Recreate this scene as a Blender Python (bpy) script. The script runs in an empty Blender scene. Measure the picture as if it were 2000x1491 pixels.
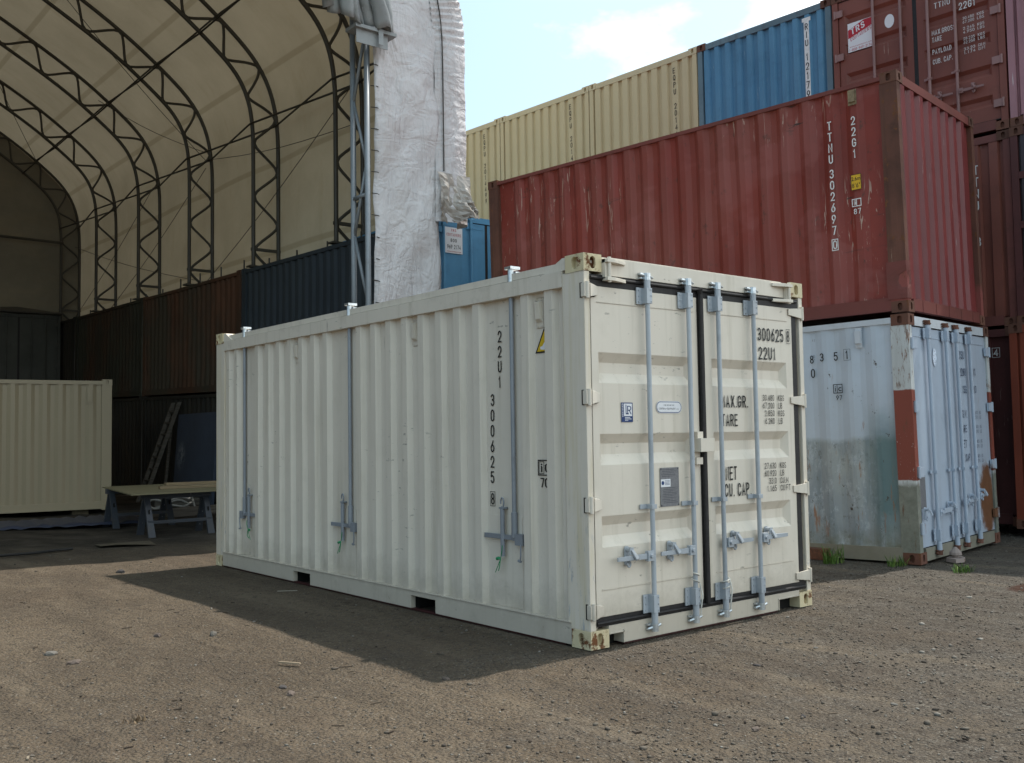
import bpy, bmesh, math, random
import numpy as np
from mathutils import Vector, Matrix, Euler

random.seed(7)
rng = np.random.default_rng(7)
SC = bpy.context.scene
COL = SC.collection

# ------------------------------------------------------------------ camera
cam_d = bpy.data.cameras.new('camera')
cam = bpy.data.objects.new('camera', cam_d)
COL.objects.link(cam)
cam.location = (-4.4293, -4.6605, 1.3916)
cam.rotation_euler = (1.626, 0.0158, -0.6839)
cam_d.sensor_width = 36.0
cam_d.sensor_fit = 'HORIZONTAL'
cam_d.lens = 34.51
cam_d.clip_start = 0.05
cam_d.clip_end = 2000
SC.camera = cam

# ------------------------------------------------------------------ sun and sky
SUN_DIR = Vector((0.427, 0.004, 0.904)).normalized()
sun_d = bpy.data.lights.new('sun', 'SUN')
sun_d.energy = 4.3
sun_d.angle = math.radians(0.8)
sun_d.color = (1.0, 0.955, 0.88)
sun = bpy.data.objects.new('sun', sun_d)
COL.objects.link(sun)
sun.location = (20, 0, 40)
sun.rotation_euler = SUN_DIR.to_track_quat('Z', 'Y').to_euler()

world = bpy.data.worlds.new('World')
SC.world = world
world.use_nodes = True
wn, wl = world.node_tree.nodes, world.node_tree.links
wn.clear()
w_out = wn.new('ShaderNodeOutputWorld')
w_bg = wn.new('ShaderNodeBackground')
w_bg.inputs['Strength'].default_value = 0.15
sky = wn.new('ShaderNodeTexSky')
sky.sky_type = 'NISHITA'
sky.sun_disc = False
sky.sun_elevation = math.asin(SUN_DIR.z)
sky.sun_rotation = math.radians(90)
sky.air_density = 1.0
sky.dust_density = 1.5
sky.ozone_density = 1.0
# broken white cloud: noise over the direction of view of the sky
w_tc = wn.new('ShaderNodeTexCoord')
w_map = wn.new('ShaderNodeMapping')
w_map.inputs['Scale'].default_value = (1.0, 1.0, 1.7)
w_map.inputs['Location'].default_value = (0.35, 0.1, 0.0)
w_no = wn.new('ShaderNodeTexNoise')
w_no.inputs['Scale'].default_value = 2.6
w_no.inputs['Detail'].default_value = 9
w_no.inputs['Roughness'].default_value = 0.55
w_dot = wn.new('ShaderNodeVectorMath'); w_dot.operation = 'DOT_PRODUCT'
CLOUD_DIR = Vector((0.772, 0.520, 0.365)).normalized()
w_dot.inputs[1].default_value = CLOUD_DIR
w_add = wn.new('ShaderNodeMath'); w_add.operation = 'MULTIPLY_ADD'
w_add.inputs[1].default_value = 6.0
w_add.inputs[2].default_value = -5.92
w_clamp = wn.new('ShaderNodeMath'); w_clamp.operation = 'MAXIMUM'; w_clamp.inputs[1].default_value = -0.12
w_sum = wn.new('ShaderNodeMath'); w_sum.operation = 'ADD'
w_ramp = wn.new('ShaderNodeValToRGB')
w_ramp.color_ramp.elements[0].position = 0.47
w_ramp.color_ramp.elements[1].position = 0.64
w_mix = wn.new('ShaderNodeMix'); w_mix.data_type = 'RGBA'
w_mix.inputs['B'].default_value = (11.5, 11.5, 11.4, 1)
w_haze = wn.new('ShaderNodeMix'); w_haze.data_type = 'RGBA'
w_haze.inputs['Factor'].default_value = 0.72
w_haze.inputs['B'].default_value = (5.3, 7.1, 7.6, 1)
wl.new(w_tc.outputs['Generated'], w_map.inputs['Vector'])
wl.new(w_map.outputs['Vector'], w_no.inputs['Vector'])
wl.new(w_tc.outputs['Generated'], w_dot.inputs[0])
wl.new(w_dot.outputs['Value'], w_add.inputs[0])
wl.new(w_add.outputs[0], w_clamp.inputs[0])
wl.new(w_clamp.outputs[0], w_sum.inputs[0])
wl.new(w_no.outputs['Fac'], w_sum.inputs[1])
wl.new(w_ramp.outputs['Color'], w_mix.inputs['Factor'])
# cloud and haze added sunward and behind camera to light the door; bluer opposite
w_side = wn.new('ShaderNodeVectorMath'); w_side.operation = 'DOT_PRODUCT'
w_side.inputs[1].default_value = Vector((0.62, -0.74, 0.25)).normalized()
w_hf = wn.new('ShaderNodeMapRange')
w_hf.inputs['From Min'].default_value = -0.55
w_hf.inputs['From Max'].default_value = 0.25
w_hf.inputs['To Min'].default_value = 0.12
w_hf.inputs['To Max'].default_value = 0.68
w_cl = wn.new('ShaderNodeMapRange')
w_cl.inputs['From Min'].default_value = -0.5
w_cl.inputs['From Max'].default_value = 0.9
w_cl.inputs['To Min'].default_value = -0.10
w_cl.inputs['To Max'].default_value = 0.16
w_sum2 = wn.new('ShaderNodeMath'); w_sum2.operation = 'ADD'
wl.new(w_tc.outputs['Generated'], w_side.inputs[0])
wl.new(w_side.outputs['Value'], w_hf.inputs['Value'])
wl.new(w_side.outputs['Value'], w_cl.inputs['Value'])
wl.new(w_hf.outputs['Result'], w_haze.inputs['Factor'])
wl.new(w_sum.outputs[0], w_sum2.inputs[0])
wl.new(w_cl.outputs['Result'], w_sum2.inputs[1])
wl.new(w_sum2.outputs[0], w_ramp.inputs['Fac'])
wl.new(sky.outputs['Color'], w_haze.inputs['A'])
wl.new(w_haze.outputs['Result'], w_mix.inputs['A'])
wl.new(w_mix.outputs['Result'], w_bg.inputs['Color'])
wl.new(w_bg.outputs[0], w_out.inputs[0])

SC.view_settings.view_transform = 'Standard'
SC.view_settings.look = 'None'
SC.view_settings.exposure = 0.42
SC.view_settings.gamma = 1.0
SC.cycles.use_denoising = True
SC.cycles.max_bounces = 8
SC.cycles.diffuse_bounces = 5
SC.cycles.transmission_bounces = 6
SC.cycles.caustics_reflective = False
SC.cycles.caustics_refractive = False


# ================================================================== materials
class NT:
    """small helper round a node tree"""
    def __init__(s, name):
        s.m = bpy.data.materials.new(name)
        s.m.use_nodes = True
        s.n, s.l = s.m.node_tree.nodes, s.m.node_tree.links
        s.n.clear()
        s.out = s.n.new('ShaderNodeOutputMaterial')
        s.tc = s.n.new('ShaderNodeTexCoord')

    def _set(s, sock, v):
        if hasattr(v, 'is_output'):
            s.l.new(v, sock)
        else:
            if sock.type == 'RGBA' and len(v) == 3:
                v = (*v, 1)
            sock.default_value = v

    def map(s, scale=(1, 1, 1), loc=(0, 0, 0), vec=None):
        m = s.n.new('ShaderNodeMapping')
        s._set(m.inputs['Vector'], vec or s.tc.outputs['Object'])
        m.inputs['Scale'].default_value = scale
        m.inputs['Location'].default_value = loc
        return m.outputs['Vector']

    def noise(s, scale, detail=4, rough=0.55, vec=None, dist=0.0):
        t = s.n.new('ShaderNodeTexNoise')
        s._set(t.inputs['Vector'], vec or s.tc.outputs['Object'])
        t.inputs['Scale'].default_value = scale
        t.inputs['Detail'].default_value = detail
        t.inputs['Roughness'].default_value = rough
        t.inputs['Distortion'].default_value = dist
        return t.outputs['Fac']

    def voro(s, scale, vec=None, feature='F1', out='Distance'):
        t = s.n.new('ShaderNodeTexVoronoi')
        t.feature = feature
        s._set(t.inputs['Vector'], vec or s.tc.outputs['Object'])
        t.inputs['Scale'].default_value = scale
        return t.outputs[out]

    def ramp(s, fac, stops):
        r = s.n.new('ShaderNodeValToRGB')
        s.l.new(fac, r.inputs['Fac'])
        el = r.color_ramp.elements
        while len(el) < len(stops):
            el.new(0.5)
        for e, (p, c) in zip(el, stops):
            e.position = p
            e.color = (c, c, c, 1) if isinstance(c, (int, float)) else (*c, 1)
        return r.outputs['Color']

    def step(s, fac, a, b):
        m = s.n.new('ShaderNodeMapRange')
        s._set(m.inputs['Value'], fac)
        m.inputs['From Min'].default_value = a
        m.inputs['From Max'].default_value = b
        return m.outputs['Result']

    def mix(s, fac, a, b, mode='MIX'):
        m = s.n.new('ShaderNodeMix')
        m.data_type = 'RGBA'
        m.blend_type = mode
        s._set(m.inputs['Factor'], fac)
        s._set(m.inputs['A'], a)
        s._set(m.inputs['B'], b)
        return m.outputs['Result']

    def math(s, op, a, b=0.0, c=None):
        m = s.n.new('ShaderNodeMath')
        m.operation = op
        s._set(m.inputs[0], a)
        s._set(m.inputs[1], b)
        if c is not None:
            s._set(m.inputs[2], c)
        return m.outputs[0]

    def axis(s, k, vec=None):
        x = s.n.new('ShaderNodeSeparateXYZ')
        s._set(x.inputs[0], vec or s.tc.outputs['Object'])
        return x.outputs[k]

    def bump(s, h, strength=0.3, dist=0.01, normal=None):
        b = s.n.new('ShaderNodeBump')
        s._set(b.inputs['Height'], h)
        b.inputs['Strength'].default_value = strength
        b.inputs['Distance'].default_value = dist
        if normal is not None:
            s.l.new(normal, b.inputs['Normal'])
        return b.outputs['Normal']

    def bevel(s, r):
        b = s.n.new('ShaderNodeBevel')
        b.samples = 4
        b.inputs['Radius'].default_value = r
        return b.outputs['Normal']

    def principled(s, col, rough=0.5, normal=None, metal=0.0, spec=0.4):
        p = s.n.new('ShaderNodeBsdfPrincipled')
        s._set(p.inputs['Base Color'], col)
        s._set(p.inputs['Roughness'], rough)
        s._set(p.inputs['Metallic'], metal)
        p.inputs['Specular IOR Level'].default_value = spec
        if normal is not None:
            s.l.new(normal, p.inputs['Normal'])
        s.l.new(p.outputs[0], s.out.inputs['Surface'])
        return p


RUST_D, RUST_L = (0.055, 0.026, 0.015), (0.22, 0.085, 0.03)


def paint(name, col, var=0.10, rust=0.0, rust_scale=3.0, streak=0.12, scratch=0.0, scratch_col=(0.5, 0.46, 0.4),
          rough=0.45, fade=None, dirt=0.0, dirt_col=(0.12, 0.10, 0.075), bevel=0.0, dent=0.25, spec=0.35, extra=None,
          rust_d=RUST_D, rust_l=RUST_L):
    t = NT(name)
    off = (random.uniform(0, 50), random.uniform(0, 50), random.uniform(0, 50))
    base = t.map(loc=off)
    big = t.noise(0.9, 5, 0.6, base)
    c = t.mix(t.step(big, 0.3, 0.7), tuple(max(0, x * (1 - var)) for x in col), tuple(min(1, x * (1 + var)) for x in col))
    if fade is not None:
        f = t.noise(0.7, 4, 0.6, t.map((1, 1, 0.5), off))
        c = t.mix(t.step(f, 0.42, 0.62), c, fade)
    if streak:
        sv = t.noise(1.0, 6, 0.65, t.map((7, 7, 0.35), off))
        c = t.mix(t.math('MULTIPLY', t.step(sv, 0.5, 0.75), streak), c, dirt_col)
    if dirt:
        dn = t.noise(4.0, 8, 0.68, base)
        c = t.mix(t.math('MULTIPLY', t.step(dn, 0.52, 0.72), dirt), c, dirt_col)
    if extra:
        c = extra(t, c)
    if scratch:
        s1 = t.noise(1.0, 5, 0.6, t.map((34, 34, 2.2), off))
        s2 = t.noise(1.3, 3, 0.5, t.map(loc=(off[1], off[2], off[0])))
        f = t.math('MULTIPLY', t.step(s1, 0.66, 0.69), t.step(s2, 0.60 - 0.14 * scratch, 0.64))
        c = t.mix(f, c, scratch_col)
    r = rough
    if rust:
        rn = t.noise(rust_scale, 10, 0.72, base)
        rs = t.noise(2.0, 6, 0.7, t.map((6, 6, 0.6), off))
        rm = t.math('ADD', t.math('MULTIPLY', rn, 0.72), t.math('MULTIPLY', rs, 0.28))
        th = 0.68 - 0.22 * rust
        f = t.step(rm, th, th + 0.035)
        rc = t.mix(t.noise(14, 6, 0.7, base), rust_d, rust_l)
        c = t.mix(f, c, rc)
        r = t.mix(f, (rough,) * 3, (0.9,) * 3)
    h = t.math('ADD', t.math('MULTIPLY', t.noise(1.6, 3, 0.5, base), 0.9), t.math('MULTIPLY', t.noise(30, 4, 0.6, base), 0.05))
    nrm = t.bump(h, dent, 0.02, t.bevel(bevel) if bevel else None)
    t.principled(c, r, nrm, spec=spec)
    return t.m


def flat_mat(name, col, rough=0.6, metal=0.0, spec=0.3, var=0.0, bump=0.0, scale=20):
    t = NT(name)
    c = col
    n = None
    if var:
        nn = t.noise(scale, 6, 0.65)
        c = t.mix(t.step(nn, 0.35, 0.65), tuple(x * (1 - var) for x in col), tuple(min(1, x * (1 + var)) for x in col))
        if bump:
            n = t.bump(nn, bump, 0.01)
    t.principled(c, rough, n, metal, spec)
    return t.m


# ================================================================== mesh helpers
class MB:
    """collects polygons; build() links them as ONE mesh object"""
    def __init__(s):
        s.v, s.f = [], []

    def quad(s, *p):
        i = len(s.v)
        s.v.extend([tuple(q) for q in p])
        s.f.append(tuple(range(i, i + len(p))))

    def box(s, x0, x1, y0, y1, z0, z1, taper=None):
        i = len(s.v)
        s.v += [(x0, y0, z0), (x1, y0, z0), (x1, y1, z0), (x0, y1, z0), (x0, y0, z1), (x1, y0, z1), (x1, y1, z1), (x0, y1, z1)]
        s.f += [tuple(i + k for k in q) for q in ((0, 3, 2, 1), (4, 5, 6, 7), (0, 1, 5, 4), (1, 2, 6, 5), (2, 3, 7, 6), (3, 0, 4, 7))]

    def hexa(s, bottom, top):
        """8 points: a bottom loop (ccw from above) and a top loop"""
        i = len(s.v)
        n = len(bottom)
        s.v += [tuple(p) for p in bottom] + [tuple(p) for p in top]
        s.f.append(tuple(i + k for k in reversed(range(n))))
        s.f.append(tuple(i + n + k for k in range(n)))
        for k in range(n):
            a, b = k, (k + 1) % n
            s.f.append((i + a, i + b, i + n + b, i + n + a))

    def tube(s, pts, r, n=8, cap=True):
        pts = [Vector(p) for p in pts]
        rr = r if isinstance(r, (list, tuple)) else [r] * len(pts)
        i0 = len(s.v)
        ref = None
        for k, p in enumerate(pts):
            a = pts[max(0, k - 1)]
            b = pts[min(len(pts) - 1, k + 1)]
            d = (b - a).normalized()
            if ref is None:
                ref = d.orthogonal().normalized()
            ref = (ref - d * ref.dot(d))
            ref = ref.normalized() if ref.length > 1e-6 else d.orthogonal().normalized()
            q = d.cross(ref)
            for j in range(n):
                t = 2 * math.pi * j / n
                s.v.append(tuple(p + (ref * math.cos(t) + q * math.sin(t)) * rr[k]))
        for k in range(len(pts) - 1):
            for j in range(n):
                a, b = i0 + k * n + j, i0 + k * n + (j + 1) % n
                s.f.append((a, b, b + n, a + n))
        if cap:
            s.f.append(tuple(i0 + j for j in reversed(range(n))))
            e = i0 + (len(pts) - 1) * n
            s.f.append(tuple(e + j for j in range(n)))

    def sheet(s, rows):
        """grid of points rows[i][j]"""
        i0 = len(s.v)
        m = len(rows[0])
        for r in rows:
            s.v += [tuple(p) for p in r]
        for i in range(len(rows) - 1):
            for j in range(m - 1):
                a = i0 + i * m + j
                s.f.append((a, a + 1, a + m + 1, a + m))

    def add(s, other, fn=None):
        i = len(s.v)
        s.v += [tuple(fn(Vector(p))) if fn else p for p in other.v]
        s.f += [tuple(i + k for k in f) for f in other.f]
        return s

    def build(s, name, mat, parent=None, smooth=False, origin=(0, 0, 0), merge=False, recalc=False, thick=0.0):
        me = bpy.data.meshes.new(name)
        o = Vector(origin)
        me.from_pydata([tuple(Vector(p) - o) for p in s.v], [], s.f)
        if merge or recalc:
            bm = bmesh.new()
            bm.from_mesh(me)
            if merge:
                bmesh.ops.remove_doubles(bm, verts=bm.verts, dist=0.0006)
            if recalc:
                bmesh.ops.recalc_face_normals(bm, faces=bm.faces)
            bm.to_mesh(me)
            bm.free()
        if smooth:
            me.polygons.foreach_set('use_smooth', [True] * len(me.polygons))
        me.materials.append(mat)
        ob = bpy.data.objects.new(name, me)
        COL.objects.link(ob)
        if parent is not None:
            ob.parent = parent
        if thick:
            md = ob.modifiers.new('thickness', 'SOLIDIFY')
            md.thickness = thick
            md.offset = 0
        return ob


def thing(name, label, cat, loc=(0, 0, 0), rot=(0, 0, 0), group=None):
    o = bpy.data.objects.new(name, None)
    COL.objects.link(o)
    o.empty_display_size = 0.2
    o.location = loc
    o.rotation_euler = rot
    o['label'] = label
    o['category'] = cat
    if group:
        o['group'] = group
    return o


def tag(o, label, cat, group=None):
    o['label'] = label
    o['category'] = cat
    if group:
        o['group'] = group
    return o


def kind(o, k):
    o['kind'] = k
    return o


# ---- lettering -------------------------------------------------------------
_tx = {}


def glyphs(txt, bold=0.012):
    key = (txt, bold)
    if key not in _tx:
        cu = bpy.data.curves.new('lettering', 'FONT')
        cu.body = txt
        cu.size = 1.0
        cu.resolution_u = 3
        cu.offset = bold
        ob = bpy.data.objects.new('lettering', cu)
        me = bpy.data.meshes.new_from_object(ob)
        vs = [tuple(v.co) for v in me.vertices]
        fs = [tuple(p.vertices) for p in me.polygons]
        bpy.data.objects.remove(ob)
        bpy.data.meshes.remove(me)
        bpy.data.curves.remove(cu)
        _tx[key] = (vs, fs)
    return _tx[key]


# narrow sign-writer's alphabet: strokes in a 0..1 box, arcs as (cx, cy, rx, ry, from, to) in degrees
STROKES = {
    '0': [[(0.5, 0.68, .5, .32, 0, 180), (0.5, 0.32, .5, .32, 180, 360), (1, .68)]],
    '1': [[(0.12, .78), (0.55, 1), (0.55, 0)]],
    '2': [[(0.5, .70, .5, .30, 175, -35), (0, 0), (1, 0)]],
    '3': [[(0.5, .755, .46, .245, 160, -90), (0.5, .265, .5, .265, 90, -160)]],
    '4': [[(0.75, 0), (0.75, 1), (0, .28), (1, .28)]],
    '5': [[(0.95, 1), (0.12, 1), (0.06, .56), (0.5, .32, .5, .32, 130, -155)]],
    '6': [[(0.78, 1), (0.10, .46), (0.5, .31, .5, .31, 150, 510)]],
    '7': [[(0, 1), (1, 1), (0.35, 0)]],
    '8': [[(0.5, .755, .44, .245, -90, 270), (0.5, .255, .5, .255, 90, 450)]],
    '9': [[(0.22, 0), (0.90, .54), (0.5, .69, .5, .31, -30, 330)]],
    'A': [[(0, 0), (0.5, 1), (1, 0)], [(0.18, .30), (0.82, .30)]],
    'B': [[(0, 0), (0, 1), (0.55, .76, .40, .24, 90, -90), (0, .52)], [(0.5, .52), (0.55, .26, .45, .26, 90, -90), (0, 0)]],
    'C': [[(0.5, .68, .5, .32, 12, 180), (0.5, .32, .5, .32, 180, 348)]],
    'D': [[(0, 0), (0, 1), (0.4, .66, .6, .34, 90, 0), (0.4, .34, .6, .34, 0, -90), (0, 0)]],
    'E': [[(1, 1), (0, 1), (0, 0), (1, 0)], [(0, .52), (0.85, .52)]],
    'F': [[(1, 1), (0, 1), (0, 0)], [(0, .52), (0.85, .52)]],
    'G': [[(0.5, .68, .5, .32, 12, 180), (0.5, .32, .5, .32, 180, 360), (1, .46), (0.55, .46)]],
    'I': [[(0.5, 0), (0.5, 1)]],
    'J': [[(0.85, 1), (0.4, .3, .45, .3, 0, -170)]],
    'K': [[(0, 0), (0, 1)], [(1, 1), (0.05, .42)], [(0.3, .6), (1, 0)]],
    'L': [[(0, 1), (0, 0), (1, 0)]],
    'M': [[(0, 0), (0, 1), (0.5, .25), (1, 1), (1, 0)]],
    'N': [[(0, 0), (0, 1), (1, 0), (1, 1)]],
    'P': [[(0, 0), (0, 1), (0.5, .74, .5, .26, 90, -90), (0, .48)]],
    'Q': [[(0.5, 0.68, .5, .32, 0, 180), (0.5, 0.32, .5, .32, 180, 360), (1, .68)], [(0.6, .2), (1.02, -.05)]],
    'R': [[(0, 0), (0, 1), (0.5, .74, .5, .26, 90, -90), (0, .48)], [(0.5, .48), (1, 0)]],
    'S': [[(0.5, .755, .46, .245, 20, 270), (0.5, .255, .5, .255, 90, -160)]],
    'T': [[(0, 1), (1, 1)], [(0.5, 1), (0.5, 0)]],
    'U': [[(0, 1), (0.5, .32, .5, .32, 180, 360), (1, 1)]],
    'W': [[(0, 1), (0.25, 0), (0.5, .8), (0.75, 0), (1, 1)]],
    'X': [[(0, 0), (1, 1)], [(0, 1), (1, 0)]],
    'Y': [[(0, 1), (0.5, .5), (1, 1)], [(0.5, .5), (0.5, 0)]],
    '-': [[(0.1, .5), (0.9, .5)]],
    '.': [[(0.5, 0.0), (0.5, 0.02)]],
    "'": [[(0.5, 1), (0.5, .8)]],
    '"': [[(0.2, 1), (0.2, .8)], [(0.8, 1), (0.8, .8)]],
}
STROKES['O'] = STROKES['0']
CHAR_W = {'.': 0.10, 'I': 0.12, '1': 0.34, "'": 0.1, '"': 0.25, 'M': 0.58, 'W': 0.66}


def stroke_text(txt, weight):
    """quads of txt, cap height 1, left edge at 0; returns verts, faces, width"""
    vs, fs = [], []
    x = 0.0
    for ch in txt:
        if ch == ' ':
            x += 0.38
            continue
        w = CHAR_W.get(ch, 0.46)
        hw = weight / 2
        for st in STROKES[ch]:
            P = []
            for q in st:
                if len(q) == 2:
                    P.append(q)
                else:
                    cx, cy, rx, ry, a0, a1 = q
                    k = max(4, int(abs(a1 - a0) / 22))
                    P += [(cx + rx * math.cos(math.radians(a0 + (a1 - a0) * i / k)), cy + ry * math.sin(math.radians(a0 + (a1 - a0) * i / k))) for i in range(k + 1)]
            Q = []
            for (a, b) in P:
                p = Vector((x + hw + a * (w - weight if w > weight else 0), hw + b * (1 - weight)))
                if not Q or (p - Q[-1]).length > 1e-4:
                    Q.append(p)
            base = len(vs)
            n = len(Q)
            for i in range(n):
                d0 = (Q[i] - Q[i - 1]).normalized() if i else None
                d1 = (Q[i + 1] - Q[i]).normalized() if i < n - 1 else None
                if d0 is None:
                    d0 = d1
                if d1 is None:
                    d1 = d0
                n0, n1 = Vector((-d0.y, d0.x)), Vector((-d1.y, d1.x))
                mi = n0 + n1
                mi = mi.normalized() if mi.length > 0.3 else n0
                k = min(1.9, 1 / max(0.35, mi.dot(n0)))
                p = Q[i]
                if i == 0:
                    p = p - d1 * hw * (0.9 if n > 1 else 1)
                if i == n - 1:
                    p = p + d0 * hw * 0.9
                vs.append(tuple(p + mi * hw * k))
                vs.append(tuple(p - mi * hw * k))
            for i in range(n - 1):
                fs.append((base + 2 * i, base + 2 * i + 1, base + 2 * i + 3, base + 2 * i + 2))
        x += w + 0.15
    return vs, fs, max(0.05, x - 0.15)


class Face:
    """a plane to write on: s runs right, z up, d out of it"""
    def __init__(s, o, u, n, z=(0, 0, 1)):
        s.o, s.u, s.n, s.z = Vector(o), Vector(u), Vector(n), Vector(z)

    def p(s, a, z, d=0.0):
        return s.o + s.u * a + s.z * z + s.n * d


def write(mb, face, txt, s0, s1, z0, z1, d=0.004, bold=0.012, fit=True, depth=None):
    """txt fitted into the box s0..s1, z0..z1"""
    dd = d + (depth((s0 + s1) / 2) if depth else 0.0)
    h = z1 - z0
    if all(c == ' ' or c in STROKES for c in txt):
        vs, fs, w = stroke_text(txt, 0.118 + 1.6 * (bold - 0.012))
        if fit:
            f = lambda v: (s0 + v[0] / w * (s1 - s0), z0 + v[1] * h)
        else:
            f = lambda v: ((s0 + s1) / 2 + (v[0] - w / 2) * h * 1.08, z0 + v[1] * h)
    else:
        vs, fs = glyphs(txt, bold)
        xs = [v[0] for v in vs]
        ys = [v[1] for v in vs]
        ax, bx, ay, by = min(xs), max(xs), min(ys), max(ys)
        f = lambda v: (s0 + (v[0] - ax) / max(1e-6, bx - ax) * (s1 - s0), z0 + (v[1] - ay) / max(1e-6, by - ay) * h)
    i = len(mb.v)
    mb.v += [tuple(face.p(*f(v), dd)) for v in vs]
    mb.f += [tuple(i + k for k in q) for q in fs]


def stack(mb, face, txt, s, ztop, zbot, w=0.062, d=0.004, slant=0.0, depth=None, gap=0.22):
    """letters one under another"""
    n = len(txt)
    p = (ztop - zbot) / (n - gap)
    h = p * (1 - gap)
    for k, ch in enumerate(txt):
        if ch == ' ':
            continue
        z1 = ztop - k * p
        cs = s + slant * k / max(1, n - 1)
        write(mb, face, ch, cs - w / 2, cs + w / 2, z1 - h, z1, d, fit=False, depth=depth)


def rect_outline(mb, face, s0, s1, z0, z1, t, d):
    for a, b, c, e in ((s0, s1, z1 - t, z1), (s0, s1, z0, z0 + t), (s0, s0 + t, z0 + t, z1 - t), (s1 - t, s1, z0 + t, z1 - t)):
        mb.quad(face.p(a, c, d), face.p(b, c, d), face.p(b, e, d), face.p(a, e, d))


def plate(mb, face, s0, s1, z0, z1, d0, d1):
    lo = [face.p(s0, z0, d0), face.p(s1, z0, d0), face.p(s1, z0, d1), face.p(s0, z0, d1)]
    hi = [face.p(s0, z1, d0), face.p(s1, z1, d0), face.p(s1, z1, d1), face.p(s0, z1, d1)]
    mb.hexa(lo, hi)


# ---- container pieces --------------------------------------------------------
CW, CL, CH = 2.438, 6.058, 2.591
CX, CY, CZ = 0.162, 0.178, 0.118          # corner casting


def holed_face(mb, o, u, v, n, hw, hh, hole_w, hole_h, depth=0.035, N=20):
    """rectangle 2hw x 2hh round o with an oval hole that goes in by depth"""
    o, u, v, n = Vector(o), Vector(u), Vector(v), Vector(n)
    ring, edge = [], []
    for k in range(N):
        t = 2 * math.pi * k / N
        c, s = math.cos(t), math.sin(t)
        if hole_h >= hole_w:
            r = hole_w / 2
            e = (hole_h - hole_w) / 2
            x, y = r * c, r * s + (e if s > 0 else -e)
        else:
            r = hole_h / 2
            e = (hole_w - hole_h) / 2
            x, y = r * c + (e if c > 0 else -e), r * s
        ring.append((x, y))
        q = max(abs(c) / hw, abs(s) / hh)
        edge.append((c / q, s / q))
    i = len(mb.v)
    for (x, y) in edge:
        mb.v.append(tuple(o + u * x + v * y))
    for (x, y) in ring:
        mb.v.append(tuple(o + u * x + v * y))
    for (x, y) in ring:
        mb.v.append(tuple(o + u * x + v * y - n * depth))
    for k in range(N):
        k2 = (k + 1) % N
        mb.f.append((i + k, i + k2, i + N + k2, i + N + k))
        mb.f.append((i + N + k, i + N + k2, i + 2 * N + k2, i + 2 * N + k))
    mb.f.append(tuple(i + 2 * N + k for k in range(N)))
    # square corners left over by the radial edge
    cs = [(hw, hh), (-hw, hh), (-hw, -hh), (hw, -hh)]
    for (x, y) in cs:
        ang = math.atan2(y, x) % (2 * math.pi)
        k = int(ang / (2 * math.pi) * N)
        k2 = (k + 1) % N
        a, b = edge[k], edge[k2]
        mb.quad(o + u * a[0] + v * a[1], o + u * x + v * y, o + u * b[0] + v * b[1])


def casting_mesh(x0, y0, z0, sx, sy, top):
    """corner casting whose outer corner is at (x0,y0); sx, sy: outward signs"""
    mb = MB()
    e = 0.004
    xa, xb = (x0 - sx * CX, x0 + sx * e)
    ya, yb = (y0 - sy * CY, y0 + sy * e)
    za, zb = z0, z0 + CZ
    cx, cy, cz = (xa + xb) / 2, (ya + yb) / 2, (za + zb) / 2
    hx, hy, hz = abs(xb - xa) / 2, abs(yb - ya) / 2, CZ / 2
    holed_face(mb, (cx, yb, cz), (-sy, 0, 0), (0, 0, 1), (0, sy, 0), hx, hz, 0.052, 0.082)
    holed_face(mb, (xb, cy, cz), (0, sx, 0), (0, 0, 1), (sx, 0, 0), hy, hz, 0.052, 0.082)
    zt = zb if top else za
    holed_face(mb, (cx, cy, zt), (1, 0, 0), (0, 1, 0), (0, 0, 1 if top else -1), hx, hy, 0.064, 0.124)
    zo = za if top else zb
    mb.quad((xa, ya, zo), (xb, ya, zo), (xb, yb, zo), (xa, yb, zo))
    mb.quad((xa, ya, za), (xb, ya, za), (xb, ya, zb), (xa, ya, zb))
    mb.quad((xa, ya, za), (xa, yb, za), (xa, yb, zb), (xa, ya, zb))
    return mb


def corr_profile(s0, s1, pitch, slope, outer, depth, phase=0.0, base=0.0):
    """zigzag (s, depth) list of a corrugated wall; depth is measured inwards"""
    inner = pitch - 2 * slope - outer
    pts = [(s0, base + depth)]
    s = s0 + phase
    while s + 2 * slope + outer < s1 - 0.02:
        pts += [(s, base + depth), (s + slope, base), (s + slope + outer, base), (s + 2 * slope + outer, base + depth)]
        s += pitch
    pts.append((s1, base + depth))
    return pts


def depth_of(profile, s):
    for (a, da), (b, db) in zip(profile, profile[1:]):
        if a <= s <= b:
            return da + (db - da) * (s - a) / max(1e-6, b - a)
    return profile[-1][1]


def corr_wall(face, profile, z0, z1, nz=1, wob=0.0):
    mb = MB()
    rows = []
    for k in range(nz + 1):
        z = z0 + (z1 - z0) * k / nz
        row = []
        for (s, d) in profile:
            w = 0.0
            if wob and 0 < k < nz:
                w = wob * (2 + math.sin(3.1 * s + 1.7 * z) + math.sin(7.3 * s - 2.9 * z + 1.0)) * 0.25
            row.append(face.p(s, z, -(d + w)))
        rows.append(row)
    mb.sheet(rows)
    return mb


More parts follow.
